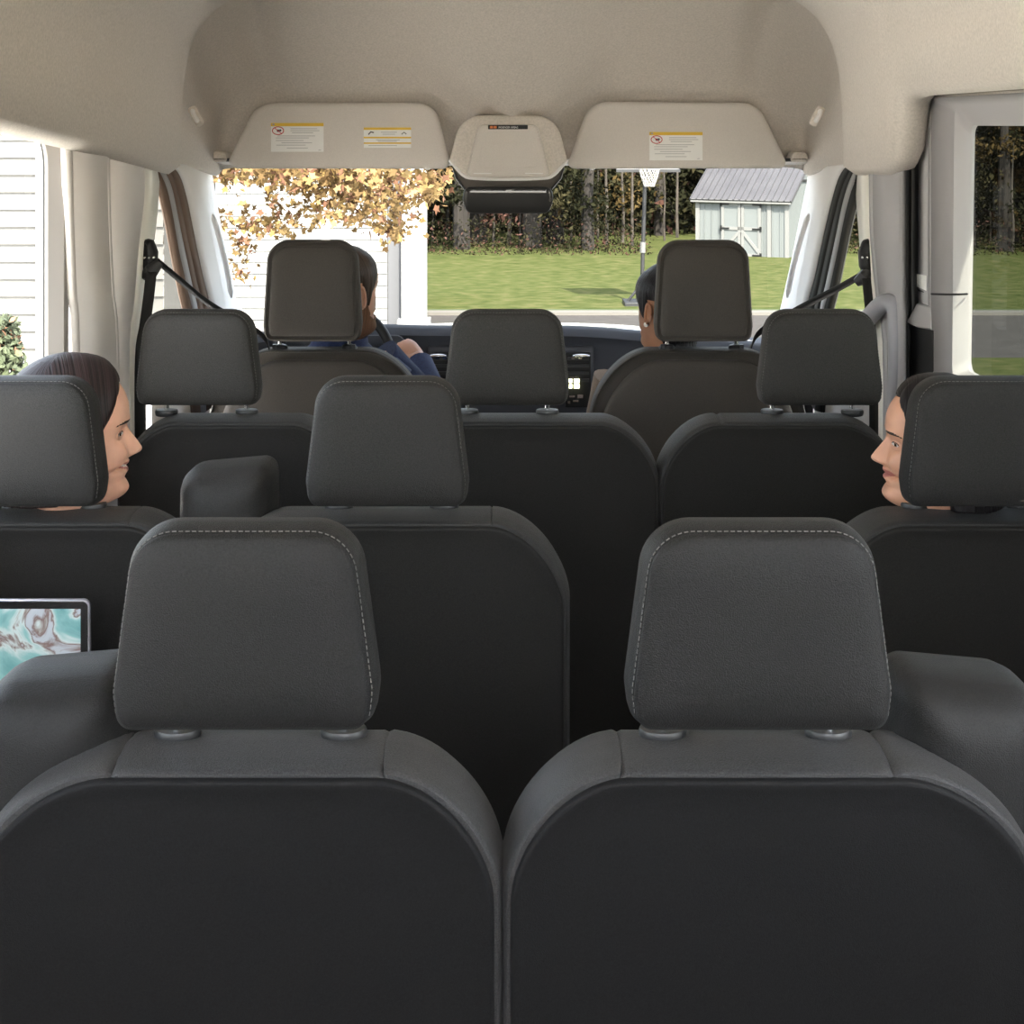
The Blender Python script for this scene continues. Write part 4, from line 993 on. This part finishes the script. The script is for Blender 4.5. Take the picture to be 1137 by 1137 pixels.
# woman on the right, same row
Dh = 2.70; H = .230
nose = W(961, 505, Dh); fw = math.radians(79)
ax = nose-Vector((-math.sin(fw), math.cos(fw), 0))*(.545*H)
head = Vector((ax.x, ax.y, W(0, 559, Dh).z))
person('smiling woman on the right whose profile peeps out past a headrest, looking left', (min(head.x, .76), 2.84, .46), H, head, fw, math.radians(4), SK2, HR2, 'long', M['green_cloth'], 'sweater', .19, ears=(False, False),
       arms=[((head.x-.17, 2.84, .78),(head.x-.20, 2.94,.58),(head.x-.10,3.12,.54),(.8,.6,-.2),(0,0,1),1,.5,1),((head.x+.07, 2.86, .78),(head.x+.09,2.94,.58),(head.x+.02,3.12,.54),(-.8,.6,-.2),(0,0,1),-1,.5,1)], smile=1.0, teeth=False, drop=.115)
# front passenger: seen from behind, tied dark hair, pearl earring, tan blazer
H = .252; Dh = 4.34; fw = math.radians(30)
head = Vector((W(744, 0, Dh).x, Dh, W(0, 389, Dh).z))
root, HW, ho = person('woman in a tan blazer with tied dark hair and a pearl earring, front passenger', (W(750,0,4.36).x, 4.38, .50), H, head, fw, 0, SK3, HR2, 'tied', M['tan'], 'blazer', .25, ears=(True, True),
       arms=[((.315, 4.40, .865),(.245, 4.45,.62),(.40,4.64,.58),(.6,.8,-.1),(0,0,1),1,.5,1),((.68, 4.38, .87),(.76,4.45,.62),(.62,4.63,.58),(-.6,.8,-.1),(0,0,1),-1,.5,1)], smile=.5, brow=(.012,.008,.007))
e = HW(Vector((-.352,-.015,.325))); MB().sphere(e, .0075, 14, 10).obj('earring', mat('pearl', (.85,.82,.76), .15), root)
MB().sphere(HW(Vector((0,-.50,.42))), .045, 20, 14).obj('hair_bun', HR2, root)
# driver: brown hair and beard, navy top, right hand on the wheel
H = .262; Dh = 4.36; fw = math.radians(-38)
head = Vector((W(380, 0, Dh).x, Dh, W(0, 372, Dh).z))
hand_w = Vector((W(466, 0, 4.73).x, 4.70, W(0, 399, 4.73).z))
root, HW, ho = person('bearded driver in a navy top with one hand on the steering wheel', (W(345,0,4.4).x, 4.38, .50), H, head, fw, 0, SK4, HR3, 'short', M['navy'], 'top', .26, ears=(True, True),
       arms=[((-.40, 4.42, .92),(-.235, 4.50,.76),tuple(hand_w),(-.55,.50,.42),(.15,-.55,.8),-1,1.0,1.05),((-.79, 4.42, .90),(-.88,4.50,.64),(-.76,4.68,.60),(.3,.9,-.1),(-.2,-.5,.8),1,1.0,1.0)], smile=.2, brow=(.05,.03,.02), hairoff=.036)
bm_ = MB(); NB = 200; rows = []; bts = [-.045+.0062*k for k in range(65)]; bph = [math.radians(-100+200*j/NB) for j in range(NB+1)]
for t in bts: rows.append([HW(head_pt(t, ph, .022+.012*math.exp(-(t/.06)**2), smile=.2)) for ph in bph])
def bkeep(i, j):
    a = abs(math.degrees(bph[j])); t = bts[i]
    if a < 16 and .19 < t < .265: return False
    return t < interp([(0,.30),(18,.30),(30,.20),(60,.16),(74,.22),(82,.36),(92,.36),(100,.2)], a)
bm_.grid(rows, keep=bkeep); bo = bm_.obj('beard', HR4, root, sharp=None); ul = bo.data.uv_layers.new(name='strand')
for poly in bo.data.polygons:
    for li in poly.loop_indices:
        i, j = divmod(bo.data.loops[li].vertex_index, NB+1); ul.data[li].uv = (bph[j]/PI, bts[i])
solid(bo, .004, -1)

# ---------------------------------------------------------------- outdoors
GZ = [(-20,-.7),(8,-.7),(24,-2.15),(30,-2.18),(46,-2.52),(95,-3.4)]
gz = lambda y: interp(GZ, y)
def ground(name, x0, x1, ys, m, dz=0, nx=2):
    rows = [[Vector((x0+(x1-x0)*k/nx, y, gz(y)+dz)) for k in range(nx+1)] for y in ys]
    return MB().grid(rows).obj(name, m)
def matte(m): m.node_tree.nodes['Principled BSDF'].inputs['Specular IOR Level'].default_value = .05; return m
LAWN = matte(ramp_mat('lawn_grass', [(.30,(.031,.041,.012)),(.5,(.048,.057,.019)),(.62,(.063,.067,.026)),(.80,(.096,.080,.040))], 3.0, 8, .95, bump=.5))
o = ground('lawn', -30, 60, [30, 34, 38, 42, 46, 60, 75, 95], LAWN, 0, 6); o['kind'] = 'structure'; o['label'] = 'sunlit green lawn beyond the road with fallen leaves'
o = ground('verge', 6, 40, [2, 5, 8, 12, 16, 20, 23.6], LAWN, 0, 4); o['kind'] = 'structure'; o['label'] = 'grass verge beside the drive'
o = ground('ground', -40, 6, [-20, -2, 8, 12, 16, 20, 23.6], mat('drive_bounce', (.60,.575,.54), .9, bump=.3, bscale=60), 0, 4); o['kind'] = 'structure'; o['label'] = 'unseen driveway round the van, made pale to bounce light'  # out of view, made pale so daylight bounces up to the ceiling
o = ground('road', -40, 60, [23.6, 27, 29.3], matte(mat('road_asphalt', (.050,.047,.046), .9, bump=.3, bscale=40, var=.1, vscale=3)), 0, 2); o['kind'] = 'structure'; o['label'] = 'grey road in front of the lawn'
mb = MB(); 
mb.box((10, 29.45, gz(29.4)-.02), (100, .34, .16)); o = mb.obj('kerb', mat('kerb_stone', (.10,.094,.085), .8)); o['kind'] = 'structure'; o['label'] = 'pale kerb along the front edge of the lawn'
mb = MB(); mb.box((10, 29.85, gz(30)-.02), (100, .42, .10)); o = mb.obj('lawn_edge', mat('lawn_edge_dark', (.030,.045,.012), .95)); o['kind'] = 'structure'; o['label'] = 'dark green strip along the kerb'  # darker green strip between kerb and lawn

# house on the left with white lap siding
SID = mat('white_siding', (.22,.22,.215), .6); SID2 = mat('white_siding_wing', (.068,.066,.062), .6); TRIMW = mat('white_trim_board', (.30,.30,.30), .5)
def siding(mb, a, b, z0, z1, lap=.19, t=.03, mi=0):
    a, b = Vector(a), Vector(b); n = Vector((b.y-a.y, -(b.x-a.x), 0)).normalized()
    if n.y > 0: n = -n
    prof = []; z = z0
    while z < z1: prof += [(z, t), (min(z+lap-.012, z1), .004), (min(z+lap, z1), .004)]; z += lap
    mb.grid([[Vector((p.x, p.y, zz))+n*o for p in (a, b)] for zz, o in prof])
root = empty('house', (-6, 27, gz(27))); tag(root, 'white clapboard house on the left behind the autumn leaves', 'house')
LR = lambda p: Vector(p)-root.location
mb = MB(); siding(mb, LR((-20, 27, 0)), LR((W(430,0,27).x, 27, 0)), 0, 4.6, .21); mb.grid([[LR((W(430,0,27).x, 27, -2.2)), LR((W(430,0,27).x, 33, -2.2))], [LR((W(430,0,27).x, 27, 2.6)), LR((W(430,0,27).x, 33, 2.6))]]); mb.obj('wall', SID, root, sharp=20)
xa, xb, xc = W(446,0,26.9).x, W(474,0,26.9).x, W(430,0,26.9).x
o = MB().box(LR(((xa+xb)/2, 26.9, .2)), (xb-xa, .3, 4.9)).obj('corner_post', TRIMW, root); bev(o, .02)
MB().box(LR(((xa+xb)/2, 26.88, gz(27)+.12)), (xb-xa+.12, .5, .24)).obj('post_base', TRIMW, root)
MB().box(LR(((xc+xa)/2, 27.05, .2)), (xa-xc, .1, 4.9)).obj('recess_shade', mat('shade_grey', (.075,.077,.086), .6), root)  # recess beside the post, its shade painted in as grey
MB().box(LR((-10, 26.6, 2.5)), (14.6, 1.2, .25)).obj('eaves', TRIMW, root)
for zz in (-.75, .15): MB().box(LR((W(372,0,26.9).x, 26.95, zz)), (.02,.02,.02)).obj('nail_plate', TRIMW, root) if False else None
mb = MB(); x0 = W(362,0,27).x
mb.box(LR((x0, 26.96, .2)), (.16, .06, 4.9)); mb.obj('corner_board', TRIMW, root)
# wing of the house close to the left side window
root = empty('house_wing', (-6, 13.5, gz(13))); tag(root, 'white clapboard wall close outside the left side window', 'house')
mb = MB(); x1 = W(182,0,13.2).x; siding(mb, LR((-9, 13.2, 0)), LR((x1, 13.2, 0)), 0, 4.6, .155); mb.grid([[LR((x1,13.2,-1.4)), LR((x1,15.5,-1.4))], [LR((x1,13.2,3.3)), LR((x1,15.5,3.3))]]); mb.obj('wall', SID2, root, sharp=20)
MB().box(LR((W(42,0,13.1).x, 13.16, 1.2)), (.06,.05,5.0)).obj('downpipe', TRIMW, root)

# leaves: small shaped quads
def leaf_mesh(mb, c, size, rnd, mi=0, lobes=False):
    n = Vector((rnd.gauss(0,1), rnd.gauss(0,1), rnd.gauss(0,1))); n.normalize(); u = n.orthogonal().normalized(); a = rnd.random()*6.28
    v = n.cross(u); u, v = u*math.cos(a)+v*math.sin(a), v*math.cos(a)-u*math.sin(a)
    if lobes:
        P = []
        for k in range(10): r = size*((1.0,.55)[k%2])*(.6+.7*rnd.random()); th = 2*PI*k/10; P.append(c+u*r*math.cos(th)+v*r*math.sin(th)+n*size*.15*math.sin(2*th))
        mb.add(P, [tuple(range(10))], mi)
    else: mb.add([c-u*size, c+v*size*.45+n*size*.1, c+u*size, c-v*size*.45+n*size*.1], [(0,1,2,3)], mi)
AUT = [ramp_mat('autumn_leaf_gold', [(.3,(.14,.092,.034)),(.7,(.23,.165,.080))], 3, 2, .7), ramp_mat('autumn_leaf_ochre', [(.3,(.100,.062,.028)),(.7,(.155,.105,.050))], 3, 2, .7), ramp_mat('autumn_leaf_red', [(.3,(.11,.055,.036)),(.7,(.165,.090,.058))], 3, 2, .7)]
for m in AUT: matte(m)
BARK = ramp_mat('bark', [(.3,(.035,.027,.022)),(.7,(.085,.068,.055))], 8, 5, .95, (1,1,.15), bump=.6)
rnd = random.Random(3)
tp = Vector((W(204,0,15.5).x, 15.5, gz(15.5))); root = empty('maple_tree', tp); tag(root, 'autumn tree with golden leaves hanging in front of the white house', 'tree')
MB().tube(curve_pts([(0,0,-.1),(-.05,.1,1.2),(.02,.1,2.4),(.15,0,3.6),(.3,0,4.8)], 16), [.16,.15,.14,.13,.13,.12,.12,.11,.11,.10,.10,.09,.08,.07,.06,.05], 10).obj('trunk', BARK, root)
br = MB(); lf = MB(); cl = []
def at(px, py, D): return W(px, py, D)-tp
tips = [(255,200,15),(300,196,14.5),(345,205,15),(390,200,15.5),(430,210,15),(462,200,14.5),(485,204,15),(420,250,15),(440,262,15.2),(385,235,14.8),(330,240,15),(285,255,15),(255,260,14.8),(272,290,15),(365,255,15),(252,215,15.5),(320,215,14.6),(405,225,15),(187,262,15.8),(190,240,15.8),(195,285,15.6),(425,232,14.8)]
for (px, py, D) in tips:
    e = at(px, py, D); s = Vector((.2, 0, 3.9+rnd.random()*.6)); m_ = s.lerp(e, .55)+Vector((0,0,.35))
    br.tube(curve_pts([s, m_, e], 10), [.02,.017,.013,.010,.007,.005,.004,.003,.002,.0015], 6)
br.obj('branches', BARK, root)
def lump(px, py, D, rx, rz, n, size=.046, mi=None):
    c = at(px, py, D)
    for _ in range(int(n*2.0)):
        p = c+Vector((rnd.gauss(0,1)*rx*D/F, rnd.gauss(0,1)*.35, rnd.gauss(0,1)*rz*D/F)); leaf_mesh(lf, p, size*(.7+.6*rnd.random()), rnd, rnd.choice((0,0,1,1,1,2)) if mi is None else mi, True)
for (px, py, D, rx, rz, n) in [(265,192,15,22,7,70),(310,193,14.6,26,9,100),(350,200,15,24,13,130),(390,206,15.3,26,16,170),(425,218,15,20,18,150),(455,205,14.6,18,12,90),(480,200,15,10,8,26),(482,215,15,10,6,14),(432,248,15,12,10,40),(440,262,15,6,5,12),(380,238,14.8,16,8,40),(330,230,15,22,10,30),(290,250,15,14,7,36),(318,252,15,14,6,26),(258,245,15,12,12,22),(270,280,15,6,10,14),(272,300,15,4,8,10),(395,190,15,60,6,140),(186,262,15.8,6,20,60),(188,235,15.8,6,10,30),(405,165,15,80,22,260),(280,160,15,70,22,180),(250,275,15,8,20,10)]:
    lump(px, py, D, rx, rz, n)
lf.obj('leaves', AUT, root, sharp=None)

# shrub by the left window
rnd = random.Random(5)
p = Vector((W(4,0,10).x, 10, gz(10))); root = empty('shrub', p); tag(root, 'green shrub with a few reddish leaves outside the left window', 'shrub')
MB().tube([(0,0,-.05),(.02,0,.5),(0,0,.95)], [.05,.04,.02], 8).obj('stem', BARK, root)
lf = MB()
for _ in range(2600):
    z = rnd.random(); r = .30*(1-z*.75)*math.sqrt(rnd.random()); a = rnd.random()*6.28; leaf_mesh(lf, Vector((r*math.cos(a)*1.1, r*math.sin(a), .15+z*1.05)), .035, rnd, 0 if rnd.random() < .93 else 1)
lf.obj('foliage', [ramp_mat('shrub_leaf', [(.3,(.012,.018,.008)),(.7,(.035,.045,.018))], 6, 2, .8), AUT[2]], root, sharp=None)

# basketball hoop
hp_ = W(716.5, 343, 31); root = empty('basketball_hoop', hp_); tag(root, 'basketball hoop with a white net on a dark pole at the edge of the lawn', 'basketball hoop')
hl = lambda px, py, d=0: W(px, py, 31)-hp_+Vector((0,d,0))
PB = mat('hoop_pole', (.016,.016,.018), .5)
pole = MB().tube([hl(713.5,350,.3), hl(715,290,.3), hl(717.5,206,.3), hl(718.5,150,.3)], .042, 12).obj('pole', PB, root)
MB().tube([hl(715,282,.3), hl(715.3,270,.3)], .06, 12).obj('height_adjuster', mat('adjuster', (.12,.12,.12), .5), pole)
MB().box(hl(719,150,-.05), (1.32,.05,1.45)).obj('backboard', mat('backboard', (.15,.15,.16), .3), root)
bq = MB().box(hl(719.5,189.5,-.05), (1.34,.07,.06)).obj('lower_frame', PB, root)
c = hl(719, 184, -.40); MB().tube([c+Vector((.225*math.cos(2*PI*k/32), .225*math.sin(2*PI*k/32), 0)) for k in range(33)], .012, 8).obj('rim', mat('rim_orange', (.6,.12,.03), .4), root)
nt_ = MB()
for k in range(14):
    for sgn in (1, -1):
        path = []
        for i in range(9):
            u = i/8; r = .225*(1-u)+.10*u+.01*math.sin(u*PI); th = 2*PI*k/14+sgn*u*1.0; path.append(c+Vector((r*math.cos(th), r*math.sin(th), -.42*u)))
        nt_.tube(path, .0055, 5)
nt_.obj('net', mat('net_cord', (.33,.32,.31), .8), root)
q = MB(); q.box(hl(710, 340, .3), (.62,.8,.16)); q.tube([hl(697,338,.3), hl(714.5,316,.3)], .03, 8); bev(q.obj('base', PB, root), .03, 3)

# garden shed
D = 47.0; p0 = W(774, 284, D); root = empty('garden_shed', p0, math.radians(-30)); tag(root, 'white garden shed with a grey metal roof on the lawn', 'shed')
Wd, Dp, Hh, Rr = 3.02, 3.0, 1.88, .98
SW = mat('shed_white', (.115,.125,.127), .6); SW2 = mat('shed_trim', (.145,.145,.143), .6)
mb = MB(); mb.box((Wd/2, Dp/2, Hh/2), (Wd, Dp, Hh)); mb.add([(Wd,0,Hh),(Wd,Dp,Hh),(Wd,Dp/2,Hh+Rr),(0,0,Hh),(0,Dp,Hh),(0,Dp/2,Hh+Rr)], [(0,1,2),(3,5,4)]); mb.obj('walls', SW, root)
mb = MB()
for k in range(13):
    x = Wd*k/12; mb.box((x, -.012, Hh/2), (.03,.02,Hh))
mb.obj('battens', SW, root)
for sgn, nm in ((-1,'f'),(1,'b')):
    a = math.atan2(Rr, Dp/2); L_ = math.hypot(Rr, Dp/2)+.25; rot = Matrix.Rotation(a if sgn < 0 else -a, 3, 'X')
    cpt = Vector((Wd/2, Dp/2+sgn*(Dp/4+.09), Hh+Rr/2-.02))
    r = MB().box(cpt, (Wd+.36, L_, .05), rot).obj('roof_panel', ramp_mat('metal_roof', [(.3,(.043,.041,.046)),(.7,(.055,.053,.058))], 2, 2, .45), root)
    rb = MB()
    for k in range(17): rb.box(cpt+Vector((-(Wd+.3)/2+(Wd+.3)*k/16, 0, 0))+rot @ Vector((0,0,.04)), (.03, L_, .03), rot)
    rb.obj('roof_rib', mat('roof_rib', (.045,.045,.05), .5), r)
mb = MB().box((Wd/2, -.16, Hh-.10), (Wd+.3, .05, .11)); mb.obj('eaves_board', SW2, root)
for x in (.03, Wd-.03, Wd*.80): MB().box((x, -.03, Hh/2), (.13,.03,Hh)).obj('corner_board', SW2, root)
for dx in (Wd*.28, Wd*.5):
    dw = Wd*.215; d = MB().box((dx+dw/2, -.03, .88), (dw, .05, 1.72)).obj('door', SW, root)
    mb = MB()
    for z in (.10, .92, 1.68): mb.box((dx+dw/2, -.065, z), (dw, .03, .10))
    for x in (dx+.05, dx+dw-.05): mb.box((x, -.065, .88), (.09,.03,1.7))
    s = 1 if dx > Wd*.4 else -1; an = math.atan2(.76, dw)*s
    mb.box((dx+dw/2, -.07, .50), (math.hypot(.76, dw)-.05, .03, .09), Matrix.Rotation(an, 3, 'Y')); mb.obj('door_brace', SW2, d)
    mb = MB()
    for z in (.10, .92, 1.68):
        hx = dx if dx < Wd*.4 else dx+dw; mb.box((hx+(.13 if dx < Wd*.4 else -.13), -.09, z), (.28,.02,.05)); mb.box((hx, -.09, z), (.06,.02,.16))
    mb.obj('hinge', M['black'], d)
MB().box((Wd+.012, Dp*.5, 1.25), (.02,.16,.36)).obj('gable_vent', M['black'], root)
MB().tube([(Wd+.02, Dp*.35, Hh+.55), (Wd+.02, Dp*.62, Hh+.50)], .04, 6).obj('gable_bracket', M['grey_plastic'], root)

# pale building glimpsed between the trees
b0 = W(588, 283, 62); root = empty('outbuilding', b0); tag(root, 'small pale pink building glimpsed between the trunks of the wood', 'building')
MB().box((.05,1,.50), (1.6,2,1.1)).obj('wall', mat('pale_pink_wall', (.30,.235,.21), .8), root)
mb = MB().add([(-.85,-.15,1.05),(.95,-.15,1.05),(.95,1,1.5),(-.85,1,1.5),(-.85,2.1,1.05),(.95,2.1,1.05)], [(0,1,2,3),(3,2,5,4)]); solid(mb.obj('roof', mat('brown_roof', (.14,.11,.10), .8), root), .05)

# the wood: trees with their own trunk and crown
LF = [ramp_mat('wood_leaf_dark', [(.3,(.007,.008,.004)),(.7,(.019,.019,.010))], 2, 3, .9), ramp_mat('wood_leaf_olive', [(.3,(.014,.013,.006)),(.7,(.034,.030,.015))], 2, 3, .9), ramp_mat('wood_leaf_rust', [(.3,(.035,.017,.013)),(.7,(.075,.04,.033))], 2, 3, .9), ramp_mat('wood_leaf_gold', [(.3,(.035,.024,.010)),(.7,(.065,.045,.018))], 2, 3, .9)]
BK2 = ramp_mat('dark_bark', [(.3,(.010,.008,.007)),(.7,(.026,.021,.018))], 6, 5, .95, (1,1,.15), bump=.5)
for m in LF: matte(m)
protos = []
for kind in range(4):
    rnd = random.Random(20+kind); root = empty('woodland_tree', (0,0,0)); h = 9+kind
    MB().tube([(0,0,-.3),(.04,0,1.5),(-.03,.05,3),(.08,0,5),(0,0,h)], [.20+.03*kind,.17+.03*kind,.15+.02*kind,.12,.03], 10).obj('trunk', BK2, root)
    lf = MB(); clumps = []
    for _ in range(30):
        z = .8+(h-.8)*rnd.random()**.8; r = (2.3 if kind != 2 else 1.7)*(1-.6*z/h)*rnd.random()**.5; a = rnd.random()*6.28; clumps.append((Vector((r*math.cos(a), r*math.sin(a), z)), .45+.5*rnd.random()))
    for c, s in clumps:
        mi = rnd.choice([(0,0,0,1),(1,1,0,0),(0,0,2,1),(0,1,0,3)][kind])
        for _ in range(190): leaf_mesh(lf, c+Vector((rnd.gauss(0,1), rnd.gauss(0,1), rnd.gauss(0,.6)))*s*.55, .06+.06*rnd.random(), rnd, mi)
    lf.obj('crown', LF, root, sharp=None); protos.append(root)
def dup(o, loc, rz, sc):
    r = o.copy(); C.objects.link(r); r.location = loc; r.rotation_euler.z = rz; r.scale = (sc,)*3
    for ch in o.children: c = ch.copy(); C.objects.link(c); c.parent = r
    return r
rnd = random.Random(11); used = [False]*4; n = 0
spots = []
for row, D in enumerate((49.5, 53, 57, 62, 68)):
    x = -9+rnd.random(); 
    while x < 34:
        if not (D < 56 and 4.2 < x < 10.5): spots.append((x, D+rnd.uniform(-1.2,1.2)))
        x += 1.75+rnd.random()*1.0+.12*row
KN = ['dark-crowned tree in the wood behind the lawn', 'olive-leaved tree in the wood behind the lawn', 'dark tree with rust-coloured leaves in the wood behind the lawn', 'dark tree with golden leaves in the wood behind the lawn']
for (x, y) in spots:
    k = rnd.randrange(4); loc = (x, y, gz(y)); rz = rnd.random()*6.28; sc = .9+.35*rnd.random()
    if not used[k]: r = protos[k]; r.location = loc; r.rotation_euler.z = rz; r.scale = (sc,)*3; used[k] = True
    else: r = dup(protos[k], loc, rz, sc)
    tag(r, KN[k], 'tree', 'woodland trees: '+KN[k].split(' tree')[0])
# bare pale trunks at the edge of the wood
proto = empty('birch_trunk', (0,0,0)); MB().tube(curve_pts([(0,0,-.2),(.05,0,1.4),(-.02,0,3),(.06,0,5.5)], 10), [.085,.08,.075,.07,.065,.06,.055,.05,.04,.03], 8).obj('trunk', ramp_mat('pale_bark', [(.35,(.014,.012,.010)),(.6,(.055,.045,.038))], 5, 5, .9, (1,1,.3)), proto)
first = True
for px, D in ((565,52),(577,51),(583,54),(655,50),(673,52),(520,51),(481,52),(496,54),(511,51.5),(536,53),(548,51),(601,55),(619,52),(634,54),(646,51),(664,55),(691,53),(702,51),(738,54),(752,56),(1082,50),(1099,52),(1124,48)):
    loc = W(px, 0, D); loc.z = gz(D)
    r = proto if first else dup(proto, loc, px, .45+.5*rnd.random()); r.location = loc; first = False
    tag(r, 'thin pale bare trunk at the edge of the wood', 'tree trunk', 'pale trunks at the edge of the wood')
# undergrowth filling the depth of the wood
lf = MB(); rnd = random.Random(9)
for _ in range(34000):
    y = rnd.uniform(56, 76); x = rnd.uniform(-16, 40); z = gz(y)+9*rnd.random()**1.6
    leaf_mesh(lf, Vector((x, y, z)), .14+.16*rnd.random(), rnd, rnd.choice((0,0,0,0,0,1,1,2)))
for _ in range(26000):
    y = rnd.uniform(46.5, 52); x = rnd.uniform(-12, 38)
    if 4.5 < x < 10.2: continue
    z = gz(y)+1.1*rnd.random()**2; leaf_mesh(lf, Vector((x, y, z)), .03+.05*rnd.random(), rnd, rnd.choice((0,0,1,1,2)))
o = lf.obj('undergrowth', LF, sharp=None); o['kind'] = 'stuff'; o['label'] = 'dense dark undergrowth between the trees of the wood'; o['category'] = 'undergrowth'
# wooded slope closing the view behind the wood
mb = MB().grid([[Vector((x, 82+3*math.sin(x*.3), gz(82)+z)) for x in range(-40, 70, 5)] for z in (-1, 4, 9, 14)]+[[Vector((x, 95, gz(82)+17)) for x in range(-40, 70, 5)]])
o = mb.obj('wooded_hillside', LF[0], sharp=None); struct(o, 'dark wooded rise behind the trees', 'hill')
# rails of a fence by the road on the right
for k, (px, D) in enumerate(((1060,27.5),(1150,27.5))): pass
# ---------------------------------------------------------------- daylight and camera
w = bpy.data.worlds.new('World'); bpy.context.scene.world = w; w.use_nodes = True; nt = w.node_tree
bg = nt.nodes['Background']; sk = nt.nodes.new('ShaderNodeTexSky'); sk.sky_type = 'NISHITA'; sk.sun_disc = False
sk.sun_elevation = math.radians(50); sk.sun_rotation = math.radians(SUN_AZ); sk.air_density = 1.0; sk.dust_density = 2.5; sk.ozone_density = 1.0
hs = nt.nodes.new('ShaderNodeHueSaturation'); hs.inputs['Saturation'].default_value = SKY_SAT
nt.links.new(sk.outputs['Color'], hs.inputs['Color']); nt.links.new(hs.outputs['Color'], bg.inputs['Color']); bg.inputs['Strength'].default_value = SKY
sun = bpy.data.lights.new('sun', 'SUN'); sun.energy = SUN; sun.angle = math.radians(.6); sun.color = (1,.93,.82)
so = bpy.data.objects.new('sun', sun); C.objects.link(so)
az, el = math.radians(SUN_AZ), math.radians(SUN_EL)      # azimuth measured from +y towards +x
dv = Vector((math.sin(az)*math.cos(el), math.cos(az)*math.cos(el), math.sin(el))); so.rotation_euler = dv.to_track_quat('Z', 'Y').to_euler(); so.location = dv*60
cam = bpy.data.cameras.new('camera'); co = bpy.data.objects.new('camera', cam); C.objects.link(co)
co.location = (0, 0, ZC); co.rotation_euler = (PI/2, 0, 0); cam.sensor_width = 36; cam.lens = 36*F/1137
cam.shift_x = 0; cam.shift_y = -(568.5-CY)/1137; cam.clip_start = .05; cam.clip_end = 500
sc = bpy.context.scene; sc.camera = co
vs = sc.view_settings; vs.view_transform = 'Standard'; vs.look = 'None'; vs.gamma = 1; vs.use_curve_mapping = False; vs.exposure = EXPO
sc.cycles.max_bounces = 10; sc.cycles.diffuse_bounces = 6; sc.cycles.transparent_max_bounces = 16; sc.cycles.caustics_reflective = False; sc.cycles.caustics_refractive = False
sc.cycles.use_denoising = True; sc.cycles.sample_clamp_indirect = 8
